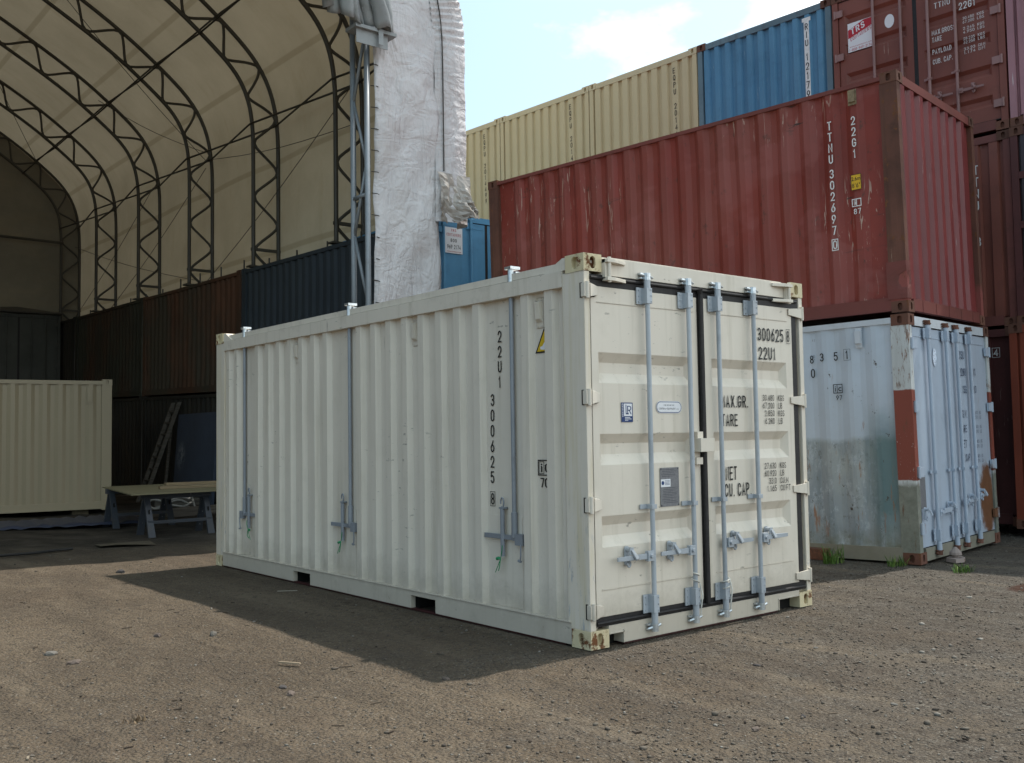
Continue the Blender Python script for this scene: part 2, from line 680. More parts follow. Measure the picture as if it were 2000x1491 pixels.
def container_frame(root, mats, post_y=0.19, rail_h=0.075, cast_front=True, sill_h=0.13):
    """castings, posts, rails, roof and floor of one 20 ft box"""
    W, L, H = CW, CL, CH
    for x, sx in ((0, -1), (W, 1)):
        for y, sy in ((0, -1), (L, 1)):
            for z, top in ((0, False), (H - CZ, True)):
                casting_mesh(x, y, z, sx, sy, top).build('corner_casting', mats.get('casting', mats['frame']), root)
            mb = MB()
            xa, xb = sorted((x - sx * 0.09, x - sx * 0.002))
            ya, yb = sorted((y - sy * post_y, y - sy * 0.002))
            mb.box(xa, xb, ya, yb, CZ, H - CZ)
            mb.build('corner_post', mats.get('post', mats['frame']), root)
    for x, sx in ((0, -1), (W, 1)):
        xa, xb = sorted((x - sx * 0.07, x))
        mb = MB()
        mb.box(xa, xb, CY, L - CY, H - 0.03 - rail_h, H - 0.03)
        mb.build('top_rail', mats['frame'], root)
        mb = MB()
        mb.box(xa, xb, CY, L - CY, 0.02, 0.165)
        mb.build('bottom_rail', mats['frame'], root)
    for y, sy in ((0, -1), (L, 1)):
        ya, yb = sorted((y - sy * 0.07, y - sy * 0.003))
        mb = MB()
        mb.box(CX, W - CX, ya, yb, H - 0.118, H - 0.02)
        mb.build('header', mats['frame'], root)
        mb = MB()
        mb.box(CX, W - CX, ya, yb, 0.02, 0.02 + sill_h)
        mb.build('sill', mats['frame'], root)
    mb = MB()
    mb.box(0.07, W - 0.07, 0.07, L - 0.07, H - 0.05, H - 0.03)
    mb.build('roof', mats['body'], root)
    mb = MB()
    mb.box(0.07, W - 0.07, 0.07, L - 0.07, 0.12, 0.15)
    mb.build('floor', mats['frame'], root)


def face_left():
    return Face((0, 0, 0), (0, -1, 0), (-1, 0, 0))


def face_right():
    return Face((CW, 0, 0), (0, 1, 0), (1, 0, 0))


def face_front():
    return Face((0, 0, 0), (1, 0, 0), (0, -1, 0))


def face_back():
    return Face((0, CL, 0), (-1, 0, 0), (0, 1, 0))


def side_wall(root, mat, left=True, phase=0.03, pitch=0.278, z1=CH - 0.09, nz=1, wob=0.0):
    if left:
        pr = corr_profile(-CL + 0.185, -0.185, pitch, 0.068, pitch - 2 * 0.068 - 0.07, 0.036, phase, 0.010)
        f = face_left()
    else:
        pr = corr_profile(0.185, CL - 0.185, pitch, 0.068, pitch - 2 * 0.068 - 0.07, 0.036, phase, 0.010)
        f = face_right()
    ob = corr_wall(f, pr, 0.14, z1, nz, wob).build('side_wall', mat, root)
    return ob, pr


def end_wall(root, mat, front=True, pitch=0.25, outer=0.11, slope=0.018, phase=0.02, depth=0.045, nz=1, wob=0.0):
    if front:
        pr = corr_profile(0.085, CW - 0.085, pitch, slope, outer, depth, phase, 0.010)
        f = face_front()
    else:
        pr = corr_profile(-CW + 0.085, -0.085, pitch, slope, outer, depth, phase, 0.010)
        f = face_back()
    ob = corr_wall(f, pr, 0.14, CH - 0.09, nz, wob).build('end_wall', mat, root)
    return ob, pr


def grooved_panel(face, s0, s1, z0, z1, grooves, m, depth, d0):
    """door leaf: flat sheet with trapezoid grooves; grooves = [(ztop_outer, ztop_in, zbot_in, zbot_outer)]"""
    mb = MB()
    a, b = s0 + m, s1 - m
    P = lambda s, z, d: face.p(s, z, d0 + d)
    zc = z1
    for (t0, t1, b1, b0) in grooves:
        mb.quad(P(s0, t0, 0), P(s1, t0, 0), P(s1, zc, 0), P(s0, zc, 0))
        mb.quad(P(s0, b0, 0), P(a, b0, 0), P(a, t0, 0), P(s0, t0, 0))
        mb.quad(P(b, b0, 0), P(s1, b0, 0), P(s1, t0, 0), P(b, t0, 0))
        e = 0.045
        mb.quad(P(a + e, t1, -depth), P(b - e, t1, -depth), P(b, t0, 0), P(a, t0, 0))
        mb.quad(P(a + e, b1, -depth), P(b - e, b1, -depth), P(b - e, t1, -depth), P(a + e, t1, -depth))
        mb.quad(P(a, b0, 0), P(b, b0, 0), P(b - e, b1, -depth), P(a + e, b1, -depth))
        mb.quad(P(a, b0, 0), P(a + e, b1, -depth), P(a + e, t1, -depth), P(a, t0, 0))
        mb.quad(P(b - e, b1, -depth), P(b, b0, 0), P(b, t0, 0), P(b - e, t1, -depth))
        zc = b0
    mb.quad(P(s0, z0, 0), P(s1, z0, 0), P(s1, zc, 0), P(s0, zc, 0))
    # leaf edges and back
    T = -0.055
    for q in (((s0, z0), (s1, z0)), ((s1, z0), (s1, z1)), ((s1, z1), (s0, z1)), ((s0, z1), (s0, z0))):
        (sa, za), (sb, zb) = q
        mb.quad(P(sa, za, T), P(sb, zb, T), P(sb, zb, 0), P(sa, za, 0))
    mb.quad(P(s1, z0, T), P(s0, z0, T), P(s0, z1, T), P(s1, z1, T))
    return mb


def lock_rod(root, face, s, mat, z0=0.07, z1=2.47, d=0.042, r=0.017, side=-1, handle=None, ztop=2.34, zbot=0.24, zmid=0.89,
             bracket_mat=None, cam_mat=None, detail=True):
    """locking bar with brackets, cams and a handle; side: which way its plates stick out"""
    bm_ = bracket_mat or mat
    mb = MB()
    mb.tube([face.p(s, z0, d), face.p(s, z1, d)], r, 12)
    if detail:
        for za, zb in ((z0 + 0.02, z0 + 0.10), (z1 - 0.10, z1 - 0.02)):
            mb.tube([face.p(s, za, d), face.p(s, zb, d)], r * 1.35, 12)
    rod = mb.build('lock_rod', mat, root, smooth=False)
    # top and bottom bearing plates
    for zc, hh in ((ztop, 0.058), (zbot, 0.062)):
        b = MB()
        e = 0.075 * side
        plate(b, face, *sorted((s + e, s - 0.026 * side)), zc - hh, zc + hh, 0.004, 0.012)
        plate(b, face, s - 0.026, s + 0.026, zc - hh + 0.004, zc + hh - 0.004, 0.0122, d + r + 0.004)
        for bz in (-0.7, 0, 0.7):
            for bs in (0.055 * side, -0.016 * side):
                pos = face.p(s + bs, zc + bz * hh, 0.012 if abs(bs) > 0.03 else d + r + 0.004)
                b.tube([pos, pos + face.n * 0.005], 0.005, 6)
        b.build('bracket', bm_, rod)
    b = MB()
    plate(b, face, *sorted((s + 0.085 * side, s - 0.026 * side)), zmid - 0.016, zmid + 0.016, 0.004, 0.011)
    plate(b, face, s - 0.024, s + 0.024, zmid - 0.015, zmid + 0.015, 0.0112, d + r + 0.004)
    b.build('rod_guide', bm_, rod)
    # cams
    for zc, sg in ((z1, 1), (z0, -1)):
        b = MB()
        b.tube([face.p(s, zc - 0.03, d), face.p(s, zc + 0.02, d)], r * 1.5, 10)
        for k in (-1, 1):
            b.tube([face.p(s + k * 0.006, zc, d), face.p(s + k * 0.048, zc + 0.012 * sg, d - 0.022)], [0.014, 0.010], 8)
        plate(b, face, s - 0.05, s + 0.05, zc - 0.02, zc - 0.008, 0.004, 0.03)
        plate(b, face, s - 0.05, s + 0.05, zc + 0.010, zc + 0.022, 0.004, 0.03)
        b.tube([face.p(s - 0.01, zc + 0.004 * sg, d + 0.012), face.p(s + 0.035, zc - 0.016 * sg, d + 0.02)], 0.009, 6)
        b.build('cam_keeper', cam_mat or bm_, rod)
    if handle:
        far, hub, zc = handle
        b = MB()
        sg = 1 if far > s else -1
        # clevis on the rod
        plate(b, face, *sorted((s + 0.018 * sg, s + 0.075 * sg)), zc - 0.034, zc + 0.034, d - 0.006, d + 0.026)
        b.tube([face.p(s + 0.045 * sg, zc, d + 0.02), face.p(s + 0.045 * sg, zc, d + 0.04)], 0.014, 10)
        # bar, thinner towards its grip
        a0, a1 = s + 0.07 * sg, far
        lo = [face.p(a0, zc - 0.019, d), face.p(a1, zc - 0.012, d + 0.006), face.p(a1, zc - 0.012, d + 0.018), face.p(a0, zc - 0.019, d + 0.016)]
        hi = [face.p(a0, zc + 0.019, d), face.p(a1, zc + 0.014, d + 0.006), face.p(a1, zc + 0.014, d + 0.018), face.p(a0, zc + 0.019, d + 0.016)]
        b.hexa(lo, hi)
        b.build('handle', bm_, rod)
        b = MB()
        # retainer plate with its catch
        n = 14
        loop = []
        for k in range(n):
            t = 2 * math.pi * k / n
            loop.append((0.021 * math.cos(t), 0.021 * math.sin(t) + (0.045 if math.sin(t) > 0 else -0.045)))
        b.hexa([face.p(hub + x, zc + 0.012 + y, 0.004) for x, y in loop], [face.p(hub + x, zc + 0.012 + y, 0.016) for x, y in loop])
        b.tube([face.p(hub, zc + 0.055, 0.014), face.p(hub, zc + 0.055, 0.05)], 0.017, 10)
        plate(b, face, hub - 0.018, hub + 0.018, zc + 0.02, zc + 0.07, 0.05, 0.058)
        b.hexa([face.p(hub - 0.012, zc + 0.045, 0.058), face.p(hub + 0.012, zc + 0.045, 0.058), face.p(hub + 0.05, zc - 0.012, 0.07), face.p(hub + 0.026, zc - 0.02, 0.07)],
               [face.p(hub - 0.012, zc + 0.055, 0.066), face.p(hub + 0.012, zc + 0.055, 0.066), face.p(hub + 0.05, zc - 0.002, 0.078), face.p(hub + 0.026, zc - 0.01, 0.078)])
        pts = [face.p(hub + 0.014 * math.sin(t), zc - 0.04 + 0.02 * math.cos(t), 0.03) for t in np.linspace(0, 2 * math.pi * 0.8, 9)]
        b.tube(pts, 0.007, 6)
        b.build('handle_retainer', bm_, rod)
    return rod


# ================================================================== the ground
def g_height(x, y):
    w = np.clip((y - 6.3) / 2.2, 0, 1)
    w = w * w * (3 - 2 * w)
    q = np.clip((x + 2.0) / 2.5, 0, 1)
    h = -0.10 * w * q + 0.010 * np.clip(y - 9, 0, 20) * w
    return h


def bumps(x, y):
    h = (np.sin(1.3 * x + 0.7 * y) + np.sin(-0.8 * x + 1.7 * y + 1.2)) * 0.006
    h += (np.sin(3.7 * x + 2.1 * y + 0.5) * np.sin(2.9 * y - 1.7 * x)) * 0.006
    h += np.sin(9.1 * x + 4.0 * y) * np.sin(7.7 * y - 5.1 * x + 2) * 0.003
    # keep it level and just under the boxes that stand on it
    def near_box(cx, cy, hx, hy):
        dx = np.maximum(np.abs(x - cx) - hx, 0)
        dy = np.maximum(np.abs(y - cy) - hy, 0)
        return np.clip(1 - np.hypot(dx, dy) / 0.5, 0, 1)
    k = np.maximum(near_box(1.22, 3.03, 1.3, 3.1), near_box(6.2, 3.6, 1.6, 3.3))
    return h * (1 - k) - 0.004 * k


def make_ground():
    def axis(lo, hi, step):
        d = np.arange(lo, hi + 1e-6, step)
        out = [2, 6, 14, 30, 70, 160, 400]
        return np.concatenate([[lo - a for a in reversed(out)], d, [hi + a for a in out]])
    xs, ys = axis(-9, 11, 0.08), axis(-7, 20, 0.08)
    X, Y = np.meshgrid(xs, ys)
    near = (X > -9) & (X < 11) & (Y > -7) & (Y < 20)
    Z = g_height(X, Y) + np.where(near, bumps(X, Y), 0) - 0.002
    m, n = X.shape
    v = np.stack([X, Y, Z], -1).reshape(-1, 3)
    idx = np.arange(m * n).reshape(m, n)
    f = np.stack([idx[:-1, :-1], idx[:-1, 1:], idx[1:, 1:], idx[1:, :-1]], -1).reshape(-1, 4)
    me = bpy.data.meshes.new('ground')
    me.from_pydata(v.tolist(), [], f.tolist())
    me.polygons.foreach_set('use_smooth', [True] * len(me.polygons))
    t = NT('packed_dirt_and_gravel')
    P = t.tc.outputs['Object']
    x, y = t.axis(0), t.axis(1)
    n_big = t.noise(0.45, 6, 0.6)
    n_mid = t.noise(2.2, 7, 0.65)
    n_fine = t.noise(38, 6, 0.75)
    # brown packed earth to the left, grey crushed stone to the right
    gx = t.math('ADD', t.math('MULTIPLY', t.math('ADD', t.math('MULTIPLY', x, 0.8), t.math('MULTIPLY', y, -0.55)), 0.22), t.math('MULTIPLY', t.math('SUBTRACT', n_mid, 0.5), 1.5))
    grey = t.step(gx, -0.15, 0.75)
    brown = t.mix(t.step(n_big, 0.35, 0.68), (0.162, 0.124, 0.086), (0.104, 0.078, 0.054))
    greyc = t.mix(t.step(n_mid, 0.35, 0.65), (0.136, 0.120, 0.099), (0.084, 0.073, 0.061))
    c = t.mix(grey, brown, greyc)
    # stones of many tints pressed into it
    vcol = t.voro(52, out='Color')
    sep = t.axis(0, vcol)
    tint = t.ramp(sep, [(0.0, (0.06, 0.052, 0.046)), (0.35, (0.105, 0.086, 0.068)), (0.7, (0.14, 0.120, 0.098)), (0.95, (0.22, 0.20, 0.172))])
    c = t.mix(t.math('MULTIPLY', t.math('ADD', t.math('MULTIPLY', grey, 0.55), 0.12), t.step(n_mid, 0.38, 0.58)), c, tint)
    v2 = t.axis(0, t.voro(120, out='Color'))
    c = t.mix(t.step(v2, 0.86, 0.9), c, t.mix(n_big, (0.055, 0.047, 0.04), (0.09, 0.08, 0.07)))
    c = t.mix(t.math('MULTIPLY', t.step(v2, 0.030, 0.02), 0.7), c, (0.28, 0.255, 0.215))
    c = t.mix(t.math('MULTIPLY', t.step(n_fine, 0.55, 0.75), 0.5), c, (0.09, 0.073, 0.058))
    # soft clods and compacted streaks left by tyres
    tr = t.noise(1.0, 5, 0.6, t.map((2.6, 0.45, 1.0), (4, 2, 0)), 0.4)
    c = t.mix(t.math('MULTIPLY', t.step(tr, 0.50, 0.64), 0.42), c, (0.075, 0.058, 0.043))
    c = t.mix(t.math('MULTIPLY', t.step(tr, 0.46, 0.34), 0.45), c, (0.205, 0.162, 0.115))
    cl = t.noise(11, 7, 0.72)
    c = t.mix(t.math('MULTIPLY', t.step(cl, 0.54, 0.64), 0.6), c, (0.055, 0.042, 0.033))
    cl2 = t.noise(26, 6, 0.7, t.map(loc=(3, 8, 1)))
    c = t.mix(t.math('MULTIPLY', t.step(cl2, 0.58, 0.66), 0.55), c, (0.185, 0.155, 0.118))
    c = t.mix(t.math('MULTIPLY', t.step(cl2, 0.42, 0.34), 0.6), c, (0.050, 0.039, 0.031))
    # reddish damp patches
    red = t.noise(0.8, 5, 0.6, t.map(loc=(11, 3, 0)))
    c = t.mix(t.math('MULTIPLY', t.step(red, 0.55, 0.72), 0.30), c, (0.105, 0.074, 0.052))
    # oily floor in the shelter, with the shelter's shade put into its dark colour
    oil_shade = t.step(t.math('ADD', y, t.math('MULTIPLY', n_mid, 1.2)), 9.2, 10.6)
    oil_shade_col = t.mix(t.step(t.noise(1.4, 7, 0.7), 0.4, 0.62), (0.028, 0.025, 0.021), (0.085, 0.073, 0.058))
    c = t.mix(t.math('MULTIPLY', oil_shade, 0.85), c, oil_shade_col)
    # rust-red puddle mud at the right edge
    d = t.n.new('ShaderNodeVectorMath'); d.operation = 'DISTANCE'
    t.l.new(t.map((0.6, 1.5, 1)), d.inputs[0])
    d.inputs[1].default_value = (4.62 * 0.6, -0.80 * 1.5, 0)
    mud = t.step(t.math('ADD', d.outputs['Value'], t.math('MULTIPLY', n_mid, 0.25)), 0.40, 0.33)
    c = t.mix(t.math('MULTIPLY', mud, 0.9), c, (0.060, 0.027, 0.017))
    vd = t.voro(52)
    h = t.math('ADD', t.math('MULTIPLY', vd, -0.8), t.math('ADD', t.math('MULTIPLY', n_fine, 0.7), t.math('ADD', t.math('MULTIPLY', t.noise(9, 6, 0.7), 2.8), t.math('MULTIPLY', t.noise(3.1, 5, 0.6), 4.0))))
    nrm = t.bump(h, 1.0, 0.03)
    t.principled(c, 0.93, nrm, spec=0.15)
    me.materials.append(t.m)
    ob = bpy.data.objects.new('ground', me)
    COL.objects.link(ob)
    kind(ob, 'structure')


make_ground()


def stone_mat(name):
    t = NT(name)
    geo = t.n.new('ShaderNodeNewGeometry')
    c = t.ramp(geo.outputs['Random Per Island'], [(0.0, (0.045, 0.037, 0.031)), (0.25, (0.085, 0.070, 0.056)), (0.65, (0.125, 0.107, 0.086)), (0.93, (0.18, 0.164, 0.142)), (1.0, (0.32, 0.30, 0.265))])
    n = t.noise(60, 5, 0.7)
    c = t.mix(t.math('MULTIPLY', n, 0.5), c, (0.09, 0.075, 0.06))
    t.principled(c, 0.9, t.bump(n, 0.5, 0.004), spec=0.2)
    return t.m


M_STONE = stone_mat('crushed_stone')


def ico():
    bm = bmesh.new()
    bmesh.ops.create_icosphere(bm, subdivisions=1, radius=1)
    v = np.array([x.co[:] for x in bm.verts])
    f = np.array([[q.index for q in p.verts] for p in bm.faces])
    bm.free()
    return v, f


def make_gravel():
    V, F = ico()
    N = 52000
    # spread over what lies before the camera, thinning with distance
    ang = rng.uniform(-0.62, 0.60, N)
    dist = 1.6 + 15.5 * rng.random(N) ** 1.75
    fx, fy = 0.6325, 0.7746
    cx, cy = -4.4293, -4.6605
    x = cx + dist * (fx * np.cos(ang) + fy * np.sin(ang))
    y = cy + dist * (fy * np.cos(ang) - fx * np.sin(ang))
    grey = 0.8 * x - 0.55 * y
    field = np.sin(1.9 * x + 0.8 * y) + np.sin(1.1 * y - 2.3 * x + 1.0) + 0.8 * np.sin(4.2 * x - 3.1 * y)
    keep = rng.random(N) < np.clip(0.40 + 0.22 * grey + 0.17 * field, 0.10, 1.0)
    keep &= ~((x > -0.05) & (x < 2.5) & (y > -0.05) & (y < 6.1))
    c, s = math.cos(0.125), math.sin(0.125)
    lx, ly = c * (x - 5.177) + s * (y - 0.549), -s * (x - 5.177) + c * (y - 0.549)
    keep &= ~((lx > -0.05) & (lx < 2.5) & (ly > -0.05))
    keep &= (y < 9.4)
    x, y = x[keep], y[keep]
    n = len(x)
    r = np.clip(np.exp(rng.normal(math.log(0.0050), 0.45, n)), 0.0022, 0.024)
    scl = np.stack([r * rng.uniform(0.75, 1.5, n), r * rng.uniform(0.7, 1.2, n), r * rng.uniform(0.4, 0.8, n)], 1)
    a = rng.uniform(0, 2 * math.pi, n)
    jit = rng.uniform(0.72, 1.22, (n, len(V), 1))
    P = V[None] * jit * scl[:, None, :]
    ca, sa = np.cos(a)[:, None], np.sin(a)[:, None]
    z = g_height(x, y) + bumps(x, y)
    Q = np.stack([P[..., 0] * ca - P[..., 1] * sa + x[:, None], P[..., 0] * sa + P[..., 1] * ca + y[:, None], P[..., 2] + z[:, None] + scl[:, 2:3] * 0.25], -1)
    verts = Q.reshape(-1, 3)
    faces = (F[None] + (np.arange(n) * len(V))[:, None, None]).reshape(-1, 3)
    me = bpy.data.meshes.new('gravel')
    me.vertices.add(len(verts))
    me.vertices.foreach_set('co', verts.ravel())
    me.loops.add(faces.size)
    me.loops.foreach_set('vertex_index', faces.ravel())
    me.polygons.add(len(faces))
    me.polygons.foreach_set('loop_start', np.arange(0, faces.size, 3))
    me.polygons.foreach_set('loop_total', np.full(len(faces), 3))
    me.update(calc_edges=True)
    me.validate()
    me.materials.append(M_STONE)
    ob = bpy.data.objects.new('gravel', me)
    COL.objects.link(ob)
    kind(ob, 'stuff')
    ob['label'] = 'loose grey and brown gravel scattered over the packed dirt yard'


make_gravel()


# ================================================================== the cream container in front
CREAM = (0.665, 0.598, 0.508)


def cream_extra_post(t, c):
    # yellowed run-off and blue-grey scrapes on the corner posts
    n = t.noise(1.0, 6, 0.65, t.map((16, 16, 1.1)))
    c = t.mix(t.math('MULTIPLY', t.step(n, 0.46, 0.72), 0.55), c, (0.52, 0.43, 0.22))
    s = t.noise(1.0, 6, 0.7, t.map((26, 26, 5.0), (4, 2, 1)))
    z = t.axis(2)
    low = t.step(z, 1.15, 0.35)
    c = t.mix(t.math('MULTIPLY', t.math('MULTIPLY', t.step(s, 0.57, 0.63), low), 0.75), c, (0.30, 0.33, 0.37))
    s2 = t.noise(1.0, 5, 0.7, t.map((40, 40, 7.0), (1, 7, 3)))
    c = t.mix(t.math('MULTIPLY', t.step(s2, 0.66, 0.68), low), c, (0.06, 0.05, 0.045))
    return c


def cream_wear(t, c):
    # rain runs under the rail, scuffs and mud splashed up from the yard
    r = t.noise(1.0, 6, 0.65, t.map((11, 11, 0.55), (7, 3, 1)))
    c = t.mix(t.math('MULTIPLY', t.step(r, 0.54, 0.70), 0.30), c, (0.36, 0.31, 0.22))
    n = t.noise(7, 7, 0.75)
    z = t.math('ADD', t.axis(2), t.math('MULTIPLY', n, 0.55))
    c = t.mix(t.math('MULTIPLY', t.step(z, 0.66, 0.40), 0.42), c, (0.27, 0.23, 0.17))
    sc = t.noise(1.0, 6, 0.7, t.map((8, 8, 22), (2, 6, 8)))
    k = t.noise(1.1, 3, 0.5, t.map(loc=(8, 8, 2)))
    c = t.mix(t.math('MULTIPLY', t.math('MULTIPLY', t.step(sc, 0.63, 0.66), t.step(k, 0.5, 0.6)), 0.7), c, (0.20, 0.18, 0.15))
    return c


M_CREAM = paint('cream_paint', CREAM, var=0.045, streak=0.10, dirt=0.12, dirt_col=(0.30, 0.27, 0.20), extra=cream_wear, scratch=0.12,
                scratch_col=(0.22, 0.20, 0.17), rough=0.42, bevel=0.005, dent=0.16)
M_CREAM_DOOR = paint('cream_door_paint', CREAM, var=0.04, streak=0.10, dirt=0.14, extra=cream_wear, dirt_col=(0.34, 0.30, 0.22),
                     rough=0.38, bevel=0.006, dent=0.12)
M_CREAM_POST = paint('cream_post_paint', CREAM, var=0.04, streak=0.05, dirt=0.1, dirt_col=(0.34, 0.28, 0.18), rough=0.45,
                     bevel=0.012, dent=0.2, extra=cream_extra_post)
M_CREAM_RAIL = paint('cream_rail_paint', CREAM, var=0.04, streak=0.0, dirt=0.35, dirt_col=(0.26, 0.22, 0.17), rust=0.18, rust_scale=8, scratch=0.5, extra=cream_wear,
                     scratch_col=(0.12, 0.09, 0.07), rough=0.45, bevel=0.006, dent=0.15)
M_CREAM_CAST = paint('cream_casting_paint', (0.62, 0.53, 0.34), var=0.06, streak=0.35, dirt_col=(0.34, 0.22, 0.09), rust=0.62,
                     rust_scale=7, rough=0.5, bevel=0.009, dent=0.3)
M_GASKET = flat_mat('black_rubber', (0.018, 0.016, 0.016), 0.55, var=0.3, scale=30)
M_GALV = paint('galvanised_steel', (0.37, 0.40, 0.435), var=0.18, streak=0.3, dirt_col=(0.17, 0.185, 0.2), dirt=0.5, rough=0.36, bevel=0.003, dent=0.1, spec=0.6)
M_RODSTEEL = paint('dull_rod_steel', (0.23, 0.25, 0.28), var=0.2, streak=0.4, dirt_col=(0.10, 0.10, 0.11), dirt=0.4, rough=0.3, bevel=0.003, dent=0.1, spec=0.7)
M_ZINC = flat_mat('zinc_plate', (0.55, 0.58, 0.60), 0.32, metal=0.75, var=0.2, scale=30)
M_BLACK = flat_mat('black_lettering', (0.014, 0.014, 0.015), 0.5)
M_WHITE = flat_mat('white_lettering', (0.68, 0.67, 0.66), 0.5, var=0.12, scale=25)
M_LABELWHITE = flat_mat('white_vinyl', (0.72, 0.72, 0.74), 0.4)
M_NAVY = flat_mat('navy_vinyl', (0.012, 0.04, 0.14), 0.4)
M_YELLOW = flat_mat('yellow_vinyl', (0.62, 0.40, 0.02), 0.4, var=0.1)
M_ORANGE = flat_mat('amber_vinyl', (0.60, 0.36, 0.02), 0.4, var=0.1)
M_REDVINYL = flat_mat('red_vinyl', (0.42, 0.02, 0.035), 0.4)
M_CSC = flat_mat('etched_metal_plate', (0.19, 0.19, 0.20), 0.5, metal=0.4, var=0.15, scale=60)
M_GREY_PRINT = flat_mat('grey_print', (0.07, 0.07, 0.08), 0.5)
M_GREEN = flat_mat('green_plastic', (0.03, 0.24, 0.10), 0.35)
M_DARK = flat_mat('dark_hollow', (0.01, 0.009, 0.008), 0.9)
M_REDPRIMER = flat_mat('red_primer', (0.045, 0.012, 0.011), 0.7, var=0.2)


def build_cream():
    root = thing('shipping_container', 'cream container with galvanised lock rods, standing alone in the middle of the yard', 'container',
                 (0, 0, 0), group='shipping containers')
    W, L, H = CW, CL, CH
    FL, FR = face_left(), face_front()
    for x, sx in ((0, -1), (W, 1)):
        for y, sy in ((0, -1), (L, 1)):
            for z, top in ((0, False), (H - CZ, True)):
                casting_mesh(x, y, z, sx, sy, top).build('corner_casting', M_CREAM_CAST, root)
            mb = MB()
            xa, xb = sorted((x, x - sx * 0.05))
            xc = sorted((x, x - sx * 0.11))
            # L-shaped post: a broad side flange and a narrow end flange
            mb.box(xa, xb, *sorted((y - sy * 0.001, y - sy * 0.215)), CZ, H - CZ)
            mb.box(*sorted((x - sx * 0.0505, x - sx * 0.11)), *sorted((y - sy * 0.045, y - sy * 0.11)), CZ, H - CZ)
            mb.build('corner_post', M_CREAM_POST, root)
    # side walls with broad flats behind the three roof-lashing rods
    def teeth():
        st = [0.31, 0.565]
        out = []
        for a in st:
            out.append(a)
        k = 1.135
        while k < 2.95:
            out.append(k); k += 0.2475
        k = 3.48
        while k < 5.1:
            out.append(k); k += 0.2475
        out += [5.50, 5.71]
        return out
    def prof(sign):
        pts = []
        for a in teeth():
            pts += [(a, 0.054), (a + 0.030, 0.012), (a + 0.108, 0.012), (a + 0.145, 0.054)]
        pts = [(0.20, 0.054)] + pts + [(L - 0.2, 0.054)]
        return [(-s, d) for s, d in reversed(pts)] if sign < 0 else pts
    pL = prof(-1)
    corr_wall(FL, pL, 0.15, 2.47, 8, 0.003).build('side_wall', M_CREAM, root)
    corr_wall(face_right(), prof(1), 0.15, 2.47).build('side_wall', M_CREAM, root)
    end_wall(root, M_CREAM, front=False)
    for x, sx in ((0, -1), (W, 1)):
        mb = MB()
        xa, xb = sorted((x + sx * 0.002, x - sx * 0.06))
        mb.box(xa, xb, 0.216, L - 0.216, 2.387, 2.498)
        # roof edge set back on top of it
        xa, xb = sorted((x - sx * 0.022, x - sx * 0.12))
        mb.box(xa, xb, 0.19, L - 0.19, 2.506, 2.557)
        mb.build('top_rail', M_CREAM_RAIL, root)
        mb = MB()
        xa, xb = sorted((x + sx * 0.001, x - sx * 0.05))
        ys = [0.182, 1.755, 2.105, 3.83, 4.178, L - 0.182]
        for k in range(0, 6, 2):
            mb.box(xa, xb, ys[k], ys[k + 1], 0.012, 0.152)
        for k in (1, 3):
            mb.box(xa, xb, ys[k], ys[k + 1], 0.115, 0.1515)
        # the lip along its top and weld crumbs on it
        xa, xb = sorted((x + sx * 0.008, x - sx * 0.058))
        mb.box(xa, xb, 0.184, L - 0.184, 0.153, 0.161)
        mb.build('bottom_rail', M_CREAM_RAIL, root)
        mb = MB()
        xa, xb = sorted((x - sx * 0.004, x - sx * 0.05))
        mb.box(xa, xb, 0.25, L - 0.25, 0.0, 0.0115)
        mb.build('rail_underside', M_REDPRIMER, root)
        # forklift pockets through the floor
        for k in (1, 3):
            mb = MB()
            xa, xb = sorted((x - sx * 0.045, x - sx * 0.9))
            ya, yb = ys[k] + 0.001, ys[k + 1] - 0.001
            mb.quad((xa, ya, 0.114), (xb, ya, 0.114), (xb, yb, 0.114), (xa, yb, 0.114))
            mb.quad((xa, ya, 0.0), (xb, ya, 0.0), (xb, ya, 0.114), (xa, ya, 0.114))
            mb.quad((xa, yb, 0.0), (xb, yb, 0.0), (xb, yb, 0.114), (xa, yb, 0.114))
            e = xb if sx < 0 else xa
            mb.quad((e, ya, 0.0), (e, yb, 0.0), (e, yb, 0.114), (e, ya, 0.114))
            mb.build('forklift_pocket', M_DARK, root)
    # roof: lid with a low rim
    mb = MB()
    mb.box(0.05, W - 0.05, 0.03, L - 0.03, 2.535, 2.552)
    for k in range(7):
        y0 = 0.4 + k * 0.78
        mb.hexa([(0.14, y0, 2.552), (W - 0.14, y0, 2.552), (W - 0.14, y0 + 0.5, 2.552), (0.14, y0 + 0.5, 2.552)],
                [(0.17, y0 + 0.06, 2.566), (W - 0.17, y0 + 0.06, 2.566), (W - 0.17, y0 + 0.44, 2.566), (0.17, y0 + 0.44, 2.566)])
    mb.build('roof_lid', M_CREAM_RAIL, root)
    for y in (0.205, L - 0.205):
        mb = MB()
        s = 1 if y < 3 else -1
        for x, sx in ((0, 1), (W, -1)):
            p = [(x + sx * 0.006, y - s * 0.03, 2.499), (x + sx * 0.10, y - s * 0.03, 2.499), (x + sx * 0.10, y + s * 0.20, 2.499), (x + sx * 0.006, y + s * 0.20, 2.499)]
            q = [(x + sx * 0.012, y - s * 0.03, 2.585), (x + sx * 0.10, y - s * 0.03, 2.585), (x + sx * 0.10, y + s * 0.02, 2.585), (x + sx * 0.012, y + s * 0.02, 2.585)]
            mb.hexa(p, q)
        mb.build('gusset', M_CREAM_RAIL, root, recalc=True)
    mb = MB()
    mb.box(0.06, W - 0.06, 0.06, L - 0.06, 0.116, 0.148)
    mb.build('floor', M_REDPRIMER, root)
    mb = MB()
    mb.box(CX, W - CX, L - 0.07, L - 0.003, 0.02, 0.14)
    mb.box(CX, W - CX, L - 0.07, L - 0.003, 2.47, 2.58)
